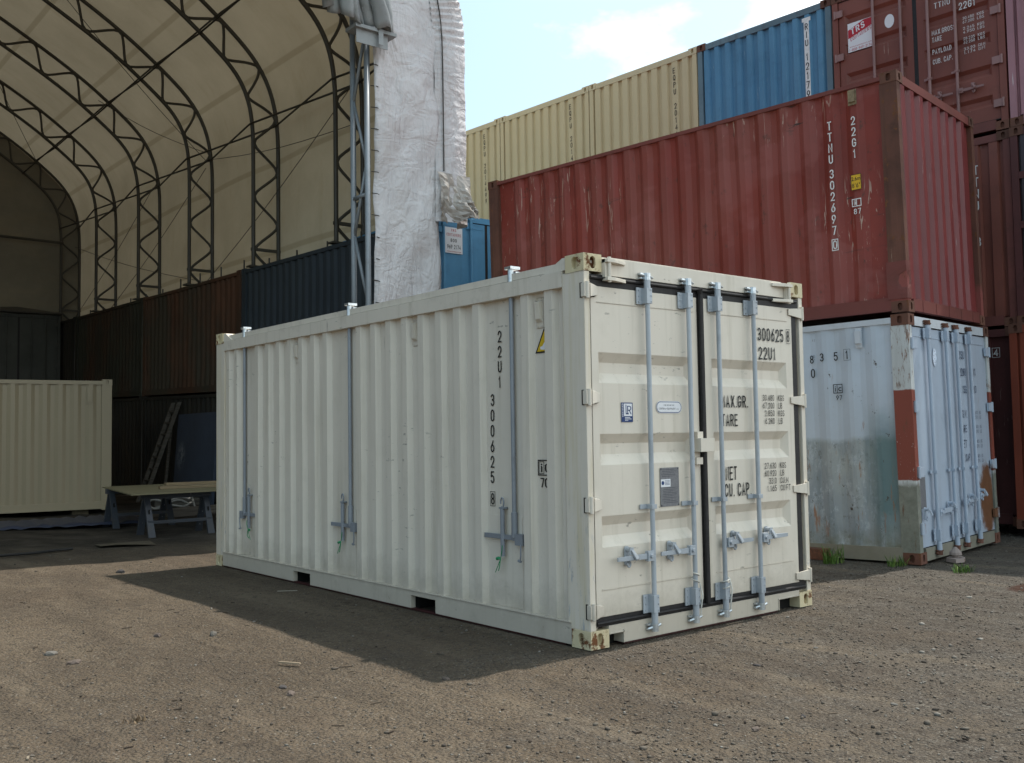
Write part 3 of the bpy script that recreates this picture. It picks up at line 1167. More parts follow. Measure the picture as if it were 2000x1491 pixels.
    mb.build('end_rail', M_CREAM_RAIL, root)

    # --- door end
    mb = MB()
    mb.box(CX, W - CX, 0.0, 0.09, 2.456, 2.576)
    mb.box(CX + 0.1, W - CX - 0.1, 0.012, 0.09, 2.5765, 2.584)
    mb.build('header', M_CREAM_DOOR, root)
    for x0, x1, sg in ((0.168, 0.40, 1), (1.99, 2.24, -1)):
        # hinge horns of the swinging header
        mb = MB()
        a = x0 if sg > 0 else x1
        mb.hexa([(a, -0.03, 2.43), (a + sg * 0.05, -0.03, 2.43), (a + sg * 0.05, -0.001, 2.43), (a, -0.001, 2.43)],
                [(a, -0.03, 2.563), (a + sg * 0.05, -0.03, 2.563), (a + sg * 0.05, -0.001, 2.563), (a, -0.001, 2.563)])
        for zz in (2.415, 2.538):
            mb.hexa([(a, -0.055, zz), (a + sg * 0.07, -0.055, zz), (a + sg * 0.21, -0.016, zz), (a + sg * 0.21, -0.0015, zz), (a, -0.0015, zz)][::sg],
                    [(a, -0.055, zz + 0.024), (a + sg * 0.07, -0.055, zz + 0.024), (a + sg * 0.21, -0.016, zz + 0.024), (a + sg * 0.21, -0.0015, zz + 0.024), (a, -0.0015, zz + 0.024)][::sg])
        mb.tube([(a + sg * 0.03, -0.04, 2.405), (a + sg * 0.03, -0.04, 2.575)], 0.013, 8)
        mb.build('header_hinge', M_CREAM_DOOR, root, recalc=True)
    mb = MB()
    for (xa, xb, za, zb) in ((0.3035, 2.0, 0.012, 0.138), (CX, 0.303, 0.09, 0.1375), (2.0005, W - CX, 0.1, 0.1375)):
        mb.box(xa, xb, -0.001, 0.09, za, zb)
    for (xa, xb) in ((0.2955, 0.3035), (2.0, 2.008)):
        mb.box(xa, xb, -0.006, 0.09, 0.012, 0.1)
    mb.box(CX, 0.303, -0.006, 0.02, 0.082, 0.09)
    mb.box(2.008, W - CX, -0.006, 0.02, 0.092, 0.1)
    mb.build('sill', M_CREAM_DOOR, root)
    mb = MB()
    mb.box(0.31, 1.99, 0.004, 0.08, 0.0, 0.0115)
    mb.build('sill_underside', M_REDPRIMER, root)
    mb = MB()
    mb.box(CX + 0.002, 0.294, 0.09, 0.5, -0.01, 0.115)
    mb.box(2.01, W - CX - 0.002, 0.09, 0.5, -0.01, 0.115)
    mb.build('sill_pocket', M_DARK, root)
    # rubber seals
    mb = MB()
    mb.box(0.052, W - 0.06, 0.004, 0.06, 2.378, 2.454)
    mb.tube([(0.055, -0.003, 2.432), (W - 0.085, -0.003, 2.432)], 0.011, 8)
    mb.box(0.052, W - 0.06, 0.004, 0.06, 0.1385, 0.198)
    mb.tube([(0.055, -0.003, 0.162), (W - 0.085, -0.003, 0.162)], 0.011, 8)
    mb.box(0.051, 0.0595, 0.01, 0.06, 0.198, 2.378)
    mb.box(2.288, 2.352, 0.006, 0.06, 0.198, 2.378)
    mb.box(1.128, 1.197, -0.004, 0.06, 0.17, 2.40)
    mb.tube([(1.150, -0.012, 0.165), (1.150, -0.012, 2.40), (1.142, -0.014, 2.44)], [0.018, 0.018, 0.028], 8)
    mb.build('gasket', M_GASKET, root)
    gL = [(1.937, 1.872, 1.800, 1.733), (1.394, 1.330, 1.258, 1.188), (0.852, 0.788, 0.718, 0.648)]
    Z0, Z1 = 0.199, 2.377
    for (sa, sb, ma, hx) in ((0.060, 1.127, 0.062, 0.0), (1.198, 2.287, 0.085, 0.0)):
        mb = grooved_panel(FR, sa, sb, Z0, Z1, gL, ma, 0.045, -0.004)
        # weld seams of the sheet
        for zz in (2.268, 0.37):
            plate(mb, FR, sa + ma - 0.01, sb - ma + 0.02, zz, zz + 0.006, -0.004, 0.0)
        door = mb.build('door', M_CREAM_DOOR, root)
        left = sa < 0.5
        for zc in (2.343, 1.635, 0.931, 0.243):
            mb2 = MB()
            if left:
                plate(mb2, FR, -0.012, 0.03, zc - 0.045, zc + 0.045, -0.02, 0.016)
                mb2.hexa([FR.p(0.03, zc - 0.045, 0.002), FR.p(0.088, zc - 0.042, 0.002), FR.p(0.112, zc - 0.03, 0.002), FR.p(0.112, zc - 0.03, 0.012), FR.p(0.03, zc - 0.045, 0.03)],
                         [FR.p(0.03, zc + 0.045, 0.002), FR.p(0.088, zc + 0.042, 0.002), FR.p(0.112, zc + 0.03, 0.002), FR.p(0.112, zc + 0.03, 0.012), FR.p(0.03, zc + 0.045, 0.03)])
                mb2.tube([FR.p(0.014, zc - 0.055, 0.018), FR.p(0.014, zc + 0.055, 0.018)], 0.014, 8)
            else:
                mb2.hexa([FR.p(2.24, zc - 0.02, 0.001), FR.p(2.42, zc - 0.043, 0.001), FR.p(2.42, zc - 0.043, 0.018), FR.p(2.24, zc - 0.02, 0.008)],
                         [FR.p(2.24, zc + 0.03, 0.001), FR.p(2.42, zc + 0.043, 0.001), FR.p(2.42, zc + 0.043, 0.018), FR.p(2.24, zc + 0.03, 0.008)])
                mb2.tube([FR.p(2.418, zc - 0.055, 0.012), FR.p(2.418, zc + 0.055, 0.012)], 0.013, 8)
            mb2.build('hinge', M_CREAM_DOOR, door, recalc=True)
    for zc in (2.343, 1.635, 0.931, 0.243):
        mb = MB()
        mb.box(-0.0065, -0.0045, 0.014, 0.036, zc - 0.05, zc + 0.05)
        mb.build('hinge_slot', M_DARK, root)
    for s, hd in ((0.560, (0.205, 0.335, 0.566)), (0.987, (0.625, 0.758, 0.568)), (1.317, (1.640, 1.455, 0.588)), (1.738, (2.068, 1.860, 0.592))):
        lock_rod(root, FR, s, M_GALV, z0=0.085, z1=2.478, handle=hd, cam_mat=M_ZINC, bracket_mat=M_GALV, zmid=0.895 if s < 1.2 else 0.905)
    M_ROPE = flat_mat('white_cord', (0.55, 0.53, 0.48), 0.8, var=0.2)
    for s in (0.987, 1.317):
        m = MB()
        sg = 1 if s < 1.2 else -1
        m.tube([FR.p(s + 0.028 * math.cos(a_), 0.335 + 0.05 * a_ / 6.3 * sg, 0.042 + 0.028 * math.sin(a_)) for a_ in np.linspace(0, 9.4, 22)], 0.0055, 5)
        m.tube([FR.p(s + 0.026, 0.33, 0.06), FR.p(s + 0.034, 0.25, 0.075), FR.p(s + 0.022, 0.16, 0.07), FR.p(s + 0.03, 0.09, 0.06)], 0.0055, 5)
        m.build('tied_cord', M_ROPE, root)
    # lock box over the joint of the doors
    mb = MB()
    plate(mb, FR, 1.045, 1.20, 1.255, 1.352, 0.0, 0.075)
    plate(mb, FR, 1.065, 1.126, 1.352, 1.40, 0.0, 0.03)
    plate(mb, FR, 1.045, 1.115, 1.165, 1.215, 0.0, 0.032)
    mb.build('lock_box', M_CREAM_DOOR, root)
    # --- stickers
    def sticker(nm, mat, s0, s1, z0, z1, d=0.0005, face=FR, t=0.0015):
        m = MB()
        plate(m, face, s0, s1, z0, z1, d, d + t)
        return m.build(nm, mat, root)
    st = sticker('certificate_sticker', M_NAVY, 0.322, 0.432, 1.472, 1.604)
    m = MB()
    plate(m, FR, 0.346, 0.424, 1.512, 1.597, 0.0021, 0.0025)
    for k, (a, b) in enumerate(((0.355, 0.405), (0.355, 0.418), (0.355, 0.385))):
        m.quad(FR.p(a, 1.500 - k * 0.009, 0.0024), FR.p(b, 1.500 - k * 0.009, 0.0024), FR.p(b, 1.504 - k * 0.009, 0.0024), FR.p(a, 1.504 - k * 0.009, 0.0024))
    ws = MB()
    vf = Face(FR.p(0.342, 1.507, 0), (0, 0, 1), FR.n, (-1, 0, 0))
    write(ws, vf, 'CERTIFIED', 0.0, 0.09, 0.002, 0.016, d=0.0024)
    m.add(ws)
    m.build('sticker_print', M_LABELWHITE, st)
    m = MB()
    write(m, FR, 'L', 0.362, 0.392, 1.524, 1.590, d=0.003)
    write(m, FR, 'R', 0.377, 0.417, 1.524, 1.582, d=0.003, bold=0.0)
    m.build('sticker_letters', M_NAVY, st)
    # oval material label
    m = MB()
    def pill(s0, s1, z0, z1, d):
        r = (z1 - z0) / 2
        pts = []
        for k in range(20):
            t = math.pi / 2 + math.pi * k / 19
            pts.append((s0 + r + r * math.cos(t), (z0 + z1) / 2 + r * math.sin(t)))
        for k in range(20):
            t = -math.pi / 2 + math.pi * k / 19
            pts.append((s1 - r + r * math.cos(t), (z0 + z1) / 2 + r * math.sin(t)))
        m.quad(*[FR.p(a, b, d) for a, b in pts])
    pill(0.668, 0.934, 1.532, 1.618, 0.0006)
    lab = m.build('steel_grade_label', M_LABELWHITE, root)
    m = MB(); pill(0.672, 0.930, 1.536, 1.614, 0.001); m.build('label_border', M_NAVY, lab)
    m = MB(); pill(0.677, 0.925, 1.541, 1.609, 0.0014); m.build('label_field', M_LABELWHITE, lab)
    m = MB()
    write(m, FR, 'FOR REPAIR USE', 0.745, 0.855, 1.584, 1.594, d=0.0018)
    write(m, FR, 'CORTEN or EQUIVALENT', 0.693, 0.868, 1.556, 1.571, d=0.0018)
    write(m, FR, 'only', 0.876, 0.902, 1.557, 1.567, d=0.0018)
    m.build('label_print', M_GREY_PRINT, lab)
    cs = sticker('safety_plate', M_CSC, 0.690, 0.884, 0.882, 1.152)
    m = MB()
    random.seed(3)
    zz = 1.136
    while zz > 0.90:
        if not (1.012 < zz < 1.08):
            a = 0.70 + random.uniform(0, 0.025)
            m.quad(*[FR.p(s, z, 0.0024) for s, z in ((a, zz), (a + random.uniform(0.07, 0.165), zz), (a + 0.15, zz + 0.004), (a, zz + 0.004))])
        zz -= 0.0115
    for s, z in ((0.699, 1.143), (0.875, 1.143), (0.699, 0.891), (0.875, 0.891)):
        m.tube([FR.p(s, z, 0.001), FR.p(s, z, 0.005)], 0.005, 8)
    m.build('plate_print', M_GREY_PRINT, cs)
    m = MB(); plate(m, FR, 0.696, 0.794, 1.018, 1.072, 0.0021, 0.003); m.build('plate_sticker', M_LABELWHITE, cs)
    m = MB()
    m.tube([FR.p(0.715, 1.046, 0.003), FR.p(0.715, 1.046, 0.0036)], 0.014, 14)
    for k in range(4):
        m.quad(*[FR.p(s, z, 0.0036) for s, z in ((0.736, 1.032 + k * 0.009), (0.785, 1.032 + k * 0.009), (0.785, 1.035 + k * 0.009), (0.736, 1.035 + k * 0.009))])
    m.build('plate_sticker_print', M_NAVY, cs)
    # --- lettering on the doors
    def mark(name, mat, fn):
        m = MB()
        fn(m)
        return m.build(name, mat, root)
    D = 'door_lettering'
    mark(D, M_BLACK, lambda m: write(m, FR, '300625', 1.836, 2.168, 2.098, 2.200))
    mark(D, M_BLACK, lambda m: (write(m, FR, '8', 2.212, 2.246, 2.104, 2.194), rect_outline(m, FR, 2.203, 2.256, 2.090, 2.206, 0.003, 0.004)))
    mark(D, M_BLACK, lambda m: write(m, FR, '22U1', 1.842, 2.062, 1.952, 2.050))
    mark(D, M_BLACK, lambda m: write(m, FR, 'MAX.GR.', 1.362, 1.690, 1.577, 1.668))
    mark(D, M_BLACK, lambda m: write(m, FR, 'TARE', 1.375, 1.562, 1.437, 1.528))
    mark(D, M_BLACK, lambda m: write(m, FR, 'NET', 1.402, 1.535, 1.036, 1.138))
    mark(D, M_BLACK, lambda m: write(m, FR, 'CU. CAP.', 1.388, 1.700, 0.915, 1.012))
    rows = [('30.480', 'KGS', 1.632), ('67.200', 'LB', 1.572), ('2.850', 'KGS', 1.512), ('6.280', 'LB', 1.452),
            ('27.630', 'KGS', 1.105), ('60.920', 'LB', 1.047), ('33.0', 'CU.M', 0.988), ('1.165', 'CU.FT', 0.930)]
    for a, b, z in rows:
        wa = 0.145 * len(a) / 6
        mark(D, M_BLACK, lambda m: (write(m, FR, a, 2.022 - wa, 2.022, z, z + 0.046, bold=0.004),
                                    write(m, FR, b, 2.072, 2.072 + 0.026 * len(b), z, z + 0.046, bold=0.004)))
    # --- lettering on the side
    dep = lambda s: -depth_of(pL, s)
    D = 'side_lettering'
    mark(D, M_BLACK, lambda m: stack(m, FL, '22U1', -0.962, 2.165, 1.744, 0.06, slant=-0.006, depth=dep))
    mark(D, M_BLACK, lambda m: stack(m, FL, '300625', -1.058, 1.702, 1.044, 0.062, slant=-0.014, depth=dep))
    f2 = Face(FL.p(0, 0, -0.054), FL.u, FL.n)
    mark(D, M_BLACK, lambda m: (write(m, f2, '8', -1.092, -1.052, 0.888, 0.972), rect_outline(m, f2, -1.102, -1.042, 0.876, 0.984, 0.004, 0.004)))
    # tilting mark, partly lost behind the next rib
    def tilt(m):
        rect_outline(m, f2, -0.555, -0.415, 1.112, 1.222, 0.008, 0.004)
        rect_outline(m, f2, -0.543, -0.490, 1.124, 1.210, 0.004, 0.004)
        write(m, f2, 'i', -0.524, -0.508, 1.136, 1.196, d=0.004)
        write(m, f2, 'C', -0.482, -0.430, 1.136, 1.196, d=0.004)
        write(m, f2, '7', -0.530, -0.490, 1.03, 1.096, d=0.004)
        write(m, f2, '0', -0.484, -0.44, 1.03, 1.096, d=0.004)
    mark('tilting_mark', M_BLACK, tilt)
    # yellow warning triangle
    m = MB()
    def tri(m, k, d):
        cx, cz = -0.46, 2.02
        P = [(-0.562, 1.965), (-0.362, 1.965), (-0.462, 2.145)]
        Q = [(cx + (a - cx) * k, cz + (b - cz) * k) for a, b in P]
        m.quad(*[f2.p(a, b, d) for a, b in Q])
    tri(m, 1.0, 0.003); w = m.build('warning_triangle', M_BLACK, root)
    m = MB(); tri(m, 0.80, 0.0045); m.build('warning_field', M_YELLOW, w)
    m = MB()
    m.quad(*[f2.p(a - 0.02, b, 0.006) for a, b in ((-0.482, 1.99), (-0.45, 1.985), (-0.39, 1.99), (-0.39, 2.02), (-0.44, 2.038), (-0.462, 2.012), (-0.484, 2.008))])
    m.build('warning_pictogram', M_LABELWHITE, w)
    # ventilators
    for s, zt in ((-2.07, 2.355), (-0.505, 2.355), (-4.17, 2.355)):
        m = MB()
        a = Face(FL.p(s, 0, -0.054), FL.u, FL.n)
        plate(m, a, -0.036, 0.036, zt - 0.215, zt, 0.0, 0.004)
        m.hexa([a.p(-0.03, zt - 0.175, 0.004), a.p(0.03, zt - 0.175, 0.004), a.p(0.024, zt - 0.155, 0.03), a.p(-0.024, zt - 0.155, 0.03)],
               [a.p(-0.03, zt - 0.02, 0.004), a.p(0.03, zt - 0.02, 0.004), a.p(0.024, zt - 0.035, 0.036), a.p(-0.024, zt - 0.035, 0.036)])
        for zb in (zt - 0.006, zt - 0.205):
            for k in (-0.02, 0.02):
                m.tube([a.p(k, zb, 0.004), a.p(k, zb, 0.008)], 0.004, 6)
        m.build('ventilator', M_CREAM_POST, root, recalc=True)
    # lashing rods of the roof, each with its latch, pin and seal
    for y, zb, mir, lo in ((0.797, 0.665, 1, -0.30), (3.115, 0.61, 1, -0.30), (5.365, 0.60, -1, -0.30)):
        m = MB()
        m.tube([(0.030, y, zb - 0.02), (0.030, y, 2.60)], 0.0165, 12)
        m.tube([(0.030, y, zb), (0.030, y, zb + 0.18)], 0.023, 12)
        rod = m.build('lashing_rod', M_RODSTEEL, root)
        m = MB()
        m.tube([(0.030, y, 2.50), (0.030, y, 2.592)], 0.023, 10)
        m.box(0.0, 0.09, y - 0.036, y + 0.036, 2.592, 2.612)
        m.box(0.05, 0.16, y - 0.035, y + 0.035, 2.558, 2.575)
        m.build('rod_cap', M_ZINC, rod)
        m = MB()
        g = mir
        m.box(0.018, 0.030, *sorted((y + g * 0.34, y - g * 0.055)), zb - 0.017, zb + 0.017)
        m.box(0.012, 0.045, *sorted((y - g * 0.02, y - g * 0.10)), zb - 0.05, zb + 0.03)
        m.tube([(0.020, y + g * 0.125, zb - 0.14), (0.020, y + g * 0.125, zb + 0.20)], 0.017, 10)
        m.box(0.008, 0.05, y + g * 0.125 - 0.026, y + g * 0.125 + 0.026, zb + 0.2, zb + 0.212)
        m.tube([(0.020, y + g * 0.125 + 0.018 * math.sin(t), zb + 0.245 + 0.035 * math.cos(t)) for t in np.linspace(2.6, 2.6 + 2 * math.pi * 0.88, 12)], 0.006, 6)
        m.tube([(0.01, y - g * 0.09, zb - 0.04), (0.012, y - g * 0.085, zb - 0.12), (0.014, y - g * 0.075, zb - 0.16)], 0.006, 6)
        m.tube([(0.008, y - g * 0.09, zb - 0.16), (0.012, y - g * 0.06, zb - 0.155)], 0.010, 6)
        m.build('latch', M_RODSTEEL, rod)
        m = MB()
        c = Vector((0.004, y + g * 0.135, zb - 0.16))
        m.tube([c + Vector((0, g * 0.04, 0.0)), c + Vector((0, g * 0.018, 0.006)), c], [0.013, 0.012, 0.005], 8)
        m.tube([c + Vector((0, -g * 0.025, 0.10)), c + Vector((-0.004, -g * 0.022, 0.06)), c, c + Vector((0, g * 0.055, -0.09)), c + Vector((0, g * 0.06, -0.10))], 0.003, 6)
        m.tube([c, c + Vector((-0.003, 0.01, -0.06)), c + Vector((0, g * 0.025, -0.085))], 0.004, 6)
        m.build('seal', M_GREEN, rod)
        # patch plate welded behind the latch
        m = MB()
        m.box(0.0515, 0.0555, y - 0.06, y + g * 0 + 0.29, 0.163, zb + 0.15)
        m.build('wear_plate', M_CREAM, root)
    return root


build_cream()


# ================================================================== the stacked containers on the right
def z_between(t, a, b, soft=0.01, wob=0.0):
    z = t.axis(2)
    if wob:
        z = t.math('ADD', z, t.math('MULTIPLY', t.math('SUBTRACT', t.noise(5, 5, 0.6), 0.5), wob))
    return t.math('MULTIPLY', t.step(z, a - soft, a + soft), t.step(z, b + soft, b - soft))


def red_side_extra(t, c):
    # outer flats bleached by the sun, long pale scratches and a few rusty gouges
    x = t.axis(0)
    n = t.noise(1.2, 5, 0.6)
    c = t.mix(t.math('MULTIPLY', t.step(x, 0.030, 0.012), 0.55), c, (0.205, 0.070, 0.058))
    s = t.noise(1.0, 5, 0.65, t.map((22, 22, 2.4), (3, 1, 2)), 1.2)
    m = t.noise(0.55, 3, 0.5, t.map(loc=(2, 7, 1)))
    c = t.mix(t.math('MULTIPLY', t.math('MULTIPLY', t.step(s, 0.61, 0.64), t.step(m, 0.49, 0.57)), 0.75), c, (0.44, 0.34, 0.28))
    g = t.noise(1.0, 7, 0.7, t.map((1.2, 1.2, 9), (5, 5, 5)), 0.8)
    b = t.noise(1.0, 8, 0.75, t.map((9, 9, 5), (6, 1, 1)))
    c = t.mix(t.math('MULTIPLY', t.step(b, 0.60, 0.64), 0.75), c, (0.085, 0.032, 0.022))
    b = t.noise(0.8, 4, 0.6, t.map((1, 1, 1.5), (1, 1, 9)))
    c = t.mix(t.math('MULTIPLY', t.step(b, 0.56, 0.60), 0.35), c, (0.27, 0.085, 0.075))
    c = t.mix(t.math('MULTIPLY', t.step(g, 0.62, 0.66), t.step(m, 0.5, 0.62)), c, (0.05, 0.03, 0.025))
    return c


M_RED = paint('weathered_red_paint', (0.200, 0.034, 0.024), var=0.2, streak=0.25, dirt_col=(0.12, 0.03, 0.02), dirt=0.2, rust=0.10, rust_scale=3.5, rough=0.55, dent=0.6, extra=red_side_extra, fade=(0.205, 0.052, 0.038))
M_RED_END = paint('bleached_red_paint', (0.178, 0.034, 0.033), var=0.14, streak=0.25, dirt_col=(0.10, 0.025, 0.025), scratch=0.9, scratch_col=(0.5, 0.38, 0.36), rust=0.06, rough=0.38, dent=0.6, spec=0.5)
M_RED_FRAME = paint('red_frame_paint', (0.160, 0.044, 0.036), var=0.15, rust=0.25, rust_scale=3, dirt=0.4, dirt_col=(0.09, 0.04, 0.03), rough=0.65, dent=0.5)


def rust_post_extra(t, c):
    z = t.axis(2)
    n = t.noise(3, 5, 0.6)
    f = t.step(t.math('ADD', z, t.math('MULTIPLY', n, 0.2)), 0.62, 0.52)
    return t.mix(f, c, (0.23, 0.065, 0.055))


M_RUSTPOST = paint('rusty_post', (0.125, 0.052, 0.036), var=0.35, streak=0.8, dirt_col=(0.045, 0.022, 0.015), dirt=0.6, rust=0.5, rust_scale=9, scratch=1.0, scratch_col=(0.32, 0.24, 0.17), rough=0.8, dent=0.8, extra=rust_post_extra)
M_RUSTCAST = paint('rusty_casting', (0.12, 0.052, 0.035), var=0.3, rust=0.6, rust_scale=6, rough=0.85, dent=0.8)


def stack_of(name, label, loc, rot, mats, group='shipping containers', rail=0.075):
    r = thing(name, label, 'container', loc, rot, group)
    container_frame(r, mats, rail_h=rail)
    return r


def put(name, mat, root, fn, **k):
    m = MB()
    fn(m)
    return m.build(name, mat, root, **k)


# --- red box, level two, its long side to the yard
def build_red():
    root = stack_of('shipping_container', 'weathered red container numbered TTNU 302697, resting on the pale blue one', (5.2877, 0.6376, 2.6327), (-0.0124, -0.0085, 0.1387),
                    dict(frame=M_RED_FRAME, casting=M_RUSTCAST, post=M_RUSTPOST, body=M_RED), rail=0.045)
    _, pr = side_wall(root, M_RED, True, 0.275, nz=12, wob=0.022, z1=CH - 0.04)
    side_wall(root, M_RED, False)
    end_wall(root, M_RED_END, True, pitch=0.268, outer=0.10, slope=0.035, depth=0.045, nz=8, wob=0.008)
    end_wall(root, M_RED, False)
    FL = face_left()
    f = Face(FL.p(0, 0, -0.008), FL.u, FL.n)
    T = 'side_lettering'
    put(T, M_WHITE, root, lambda m: stack(m, f, 'TTNU', -0.768, 2.21, 1.735, 0.05))
    put(T, M_WHITE, root, lambda m: stack(m, f, '302697', -0.768, 1.668, 0.935, 0.05))
    put(T, M_WHITE, root, lambda m: (write(m, f, '0', -0.792, -0.744, 0.775, 0.872), rect_outline(m, f, -0.806, -0.730, 0.758, 0.888, 0.009, 0.004)))
    put(T, M_WHITE, root, lambda m: stack(m, f, '22G1', -0.495, 2.205, 1.742, 0.055))
    y = put('height_sticker', M_ORANGE, root, lambda m: plate(m, f, -0.552, -0.438, 1.388, 1.560, 0.002, 0.004))
    put('sticker_print', M_BLACK, y, lambda m: (write(m, f, '2.6m', -0.545, -0.446, 1.49, 1.535, d=0.005), write(m, f, "8'6\"", -0.54, -0.452, 1.412, 1.462, d=0.005),
                                                rect_outline(m, f, -0.552, -0.438, 1.388, 1.560, 0.005, 0.005)))
    put('tilting_mark', M_WHITE, root, lambda m: (rect_outline(m, f, -0.553, -0.447, 1.205, 1.292, 0.009, 0.004), rect_outline(m, f, -0.53, -0.503, 1.222, 1.275, 0.004, 0.004),
                                                  m.quad(*[f.p(a, b, 0.004) for a, b in ((-0.502, 1.214), (-0.497, 1.214), (-0.497, 1.283), (-0.502, 1.283))]),
                                                  write(m, f, 'i', -0.522, -0.510, 1.23, 1.27), write(m, f, '87', -0.536, -0.455, 1.122, 1.182)))
    M_TAPE = flat_mat('old_tape', (0.20, 0.15, 0.09), 0.7, var=0.3)
    put('ventilator', M_TAPE, root, lambda m: (plate(m, f, -0.540, -0.445, 2.33, 2.50, 0.001, 0.006), plate(m, f, -0.53, -0.455, 2.36, 2.49, 0.0065, 0.03)))
    # cross members showing under the end wall
    m = MB()
    for k in range(5):
        x = 0.42 + k * 0.40
        m.box(x, x + 0.035, -0.001, 0.03, 0.022, 0.148)
    m.build('sill_gusset', M_RED_FRAME, root)
    # the foot of the near post is kicked in
    m = MB()
    rows = []
    for k in range(9):
        z = 0.14 + 0.05 * k
        b = 0.045 * math.exp(-((k - 4) / 1.6) ** 2)
        rows.append([(-0.008, 0.21, z), (-0.010 + b * 0.2, 0.10, z), (-0.012 + b, 0.0, z + b * 0.4), (0.03 + b * 0.3, -0.012 + b * 0.5, z), (0.10, -0.006, z)])
    m.sheet(rows)
    m.build('dented_foot', M_RED_FRAME, root, smooth=False)


build_red()


# --- pale blue box, level one, its doors to the lane
def lb_extra(t, c):
    y, z = t.axis(1), t.axis(2)
    n = t.noise(5, 7, 0.7)
    n2 = t.noise(1.1, 6, 0.65)
    zz = t.math('ADD', z, t.math('MULTIPLY', t.math('SUBTRACT', n2, 0.5), 0.25))
    onside = t.step(t.axis(0), 0.10, 0.06)
    # a repainted lower half, sprayed grey, with a green cloud by the post
    low = t.math('MULTIPLY', t.step(zz, 1.31, 1.25), onside)
    pc = t.mix(t.step(n2, 0.35, 0.65), (0.33, 0.35, 0.33), (0.24, 0.27, 0.29))
    pc = t.mix(t.math('MULTIPLY', t.step(t.noise(1.0, 6, 0.7, t.map((5, 5, 0.9), (2, 2, 2))), 0.45, 0.62), 0.7), pc, (0.13, 0.175, 0.20))
    pc = t.mix(t.math('MULTIPLY', t.step(t.noise(1.0, 7, 0.75, t.map((9, 9, 5), (7, 2, 2))), 0.54, 0.62), 0.6), pc, (0.42, 0.46, 0.50))
    pc = t.mix(t.math('MULTIPLY', t.step(t.noise(1.0, 8, 0.8, t.map((13, 13, 9), (7, 9, 2))), 0.56, 0.64), 0.7), pc, (0.10, 0.10, 0.085))
    c = t.mix(t.math('MULTIPLY', low, 0.9), c, pc)
    d = t.math('ABSOLUTE', t.math('SUBTRACT', y, 0.30))
    cl = t.math('MULTIPLY', t.math('MULTIPLY', t.step(t.math('ADD', d, t.math('MULTIPLY', n2, 0.2)), 0.36, 0.16), z_between(t, 0.35, 1.45, 0.22, 0.3)), onside)
    c = t.mix(t.math('MULTIPLY', cl, 0.85), c, (0.075, 0.145, 0.155))
    # green mould along the bottom
    c = t.mix(t.math('MULTIPLY', t.math('MULTIPLY', t.step(zz, 0.42, 0.12), t.step(n, 0.35, 0.6)), 0.8), c, (0.12, 0.115, 0.06))
    # weeping rust
    s = t.noise(1.0, 7, 0.7, t.map((9, 9, 1.3), (8, 1, 4)))
    c = t.mix(t.math('MULTIPLY', t.step(s, 0.60, 0.67), 0.85), c, (0.26, 0.11, 0.04))
    s = t.noise(1.0, 7, 0.75, t.map((6, 6, 4), (1, 9, 4)))
    c = t.mix(t.step(s, 0.63, 0.65), c, (0.06, 0.045, 0.035))
    return c


def lb_post_extra(t, c):
    n = t.noise(1.0, 8, 0.8, t.map((17, 17, 3.6)))
    c = t.mix(t.math('MULTIPLY', t.step(n, 0.53, 0.60), z_between(t, 1.7, 2.6, 0.1)), c, (0.17, 0.075, 0.035))
    c = t.mix(z_between(t, 0.86, 1.80, 0.006, 0.05), c, (0.205, 0.052, 0.035))
    low = t.step(t.math('ADD', t.axis(2), t.math('MULTIPLY', t.noise(4, 5, 0.6), 0.2)), 0.96, 0.90)
    c = t.mix(low, c, t.mix(t.noise(8, 6, 0.7), (0.06, 0.065, 0.045), (0.30, 0.31, 0.27)))
    w = t.noise(1.0, 7, 0.75, t.map((18, 18, 3.0), (4, 4, 4)))
    c = t.mix(t.math('MULTIPLY', t.step(w, 0.58, 0.63), 0.8), c, (0.12, 0.06, 0.035))
    w = t.noise(1.0, 7, 0.75, t.map((30, 30, 22), (9, 4, 4)))
    c = t.mix(t.math('MULTIPLY', t.step(w, 0.62, 0.65), z_between(t, 0.85, 1.35, 0.1)), c, (0.42, 0.42, 0.40))
    return c


def lb_door_extra(t, c):
    d = t.n.new('ShaderNodeVectorMath'); d.operation = 'DISTANCE'
    t.l.new(t.map((1, 0, 0.6)), d.inputs[0])
    d.inputs[1].default_value = (2.16, 0, 0.52 * 0.6)
    n = t.noise(5, 7, 0.7)
    f = t.step(t.math('ADD', d.outputs['Value'], t.math('MULTIPLY', n, 0.35)), 0.46, 0.38)
    c = t.mix(f, c, t.mix(n, (0.07, 0.035, 0.022), (0.26, 0.12, 0.06)))
    s = t.noise(1.0, 7, 0.7, t.map((14, 14, 1.1), (8, 1, 4)))
    c = t.mix(t.math('MULTIPLY', t.step(s, 0.66, 0.71), 0.8), c, (0.22, 0.10, 0.05))
    return c


def grubby_low(t, c):
    n = t.noise(4, 6, 0.7)
    f = t.step(t.math('ADD', t.axis(2), t.math('MULTIPLY', n, 0.1)), 0.32, 0.24)
    return t.mix(f, c, t.mix(n, (0.14, 0.13, 0.095), (0.26, 0.245, 0.20)))


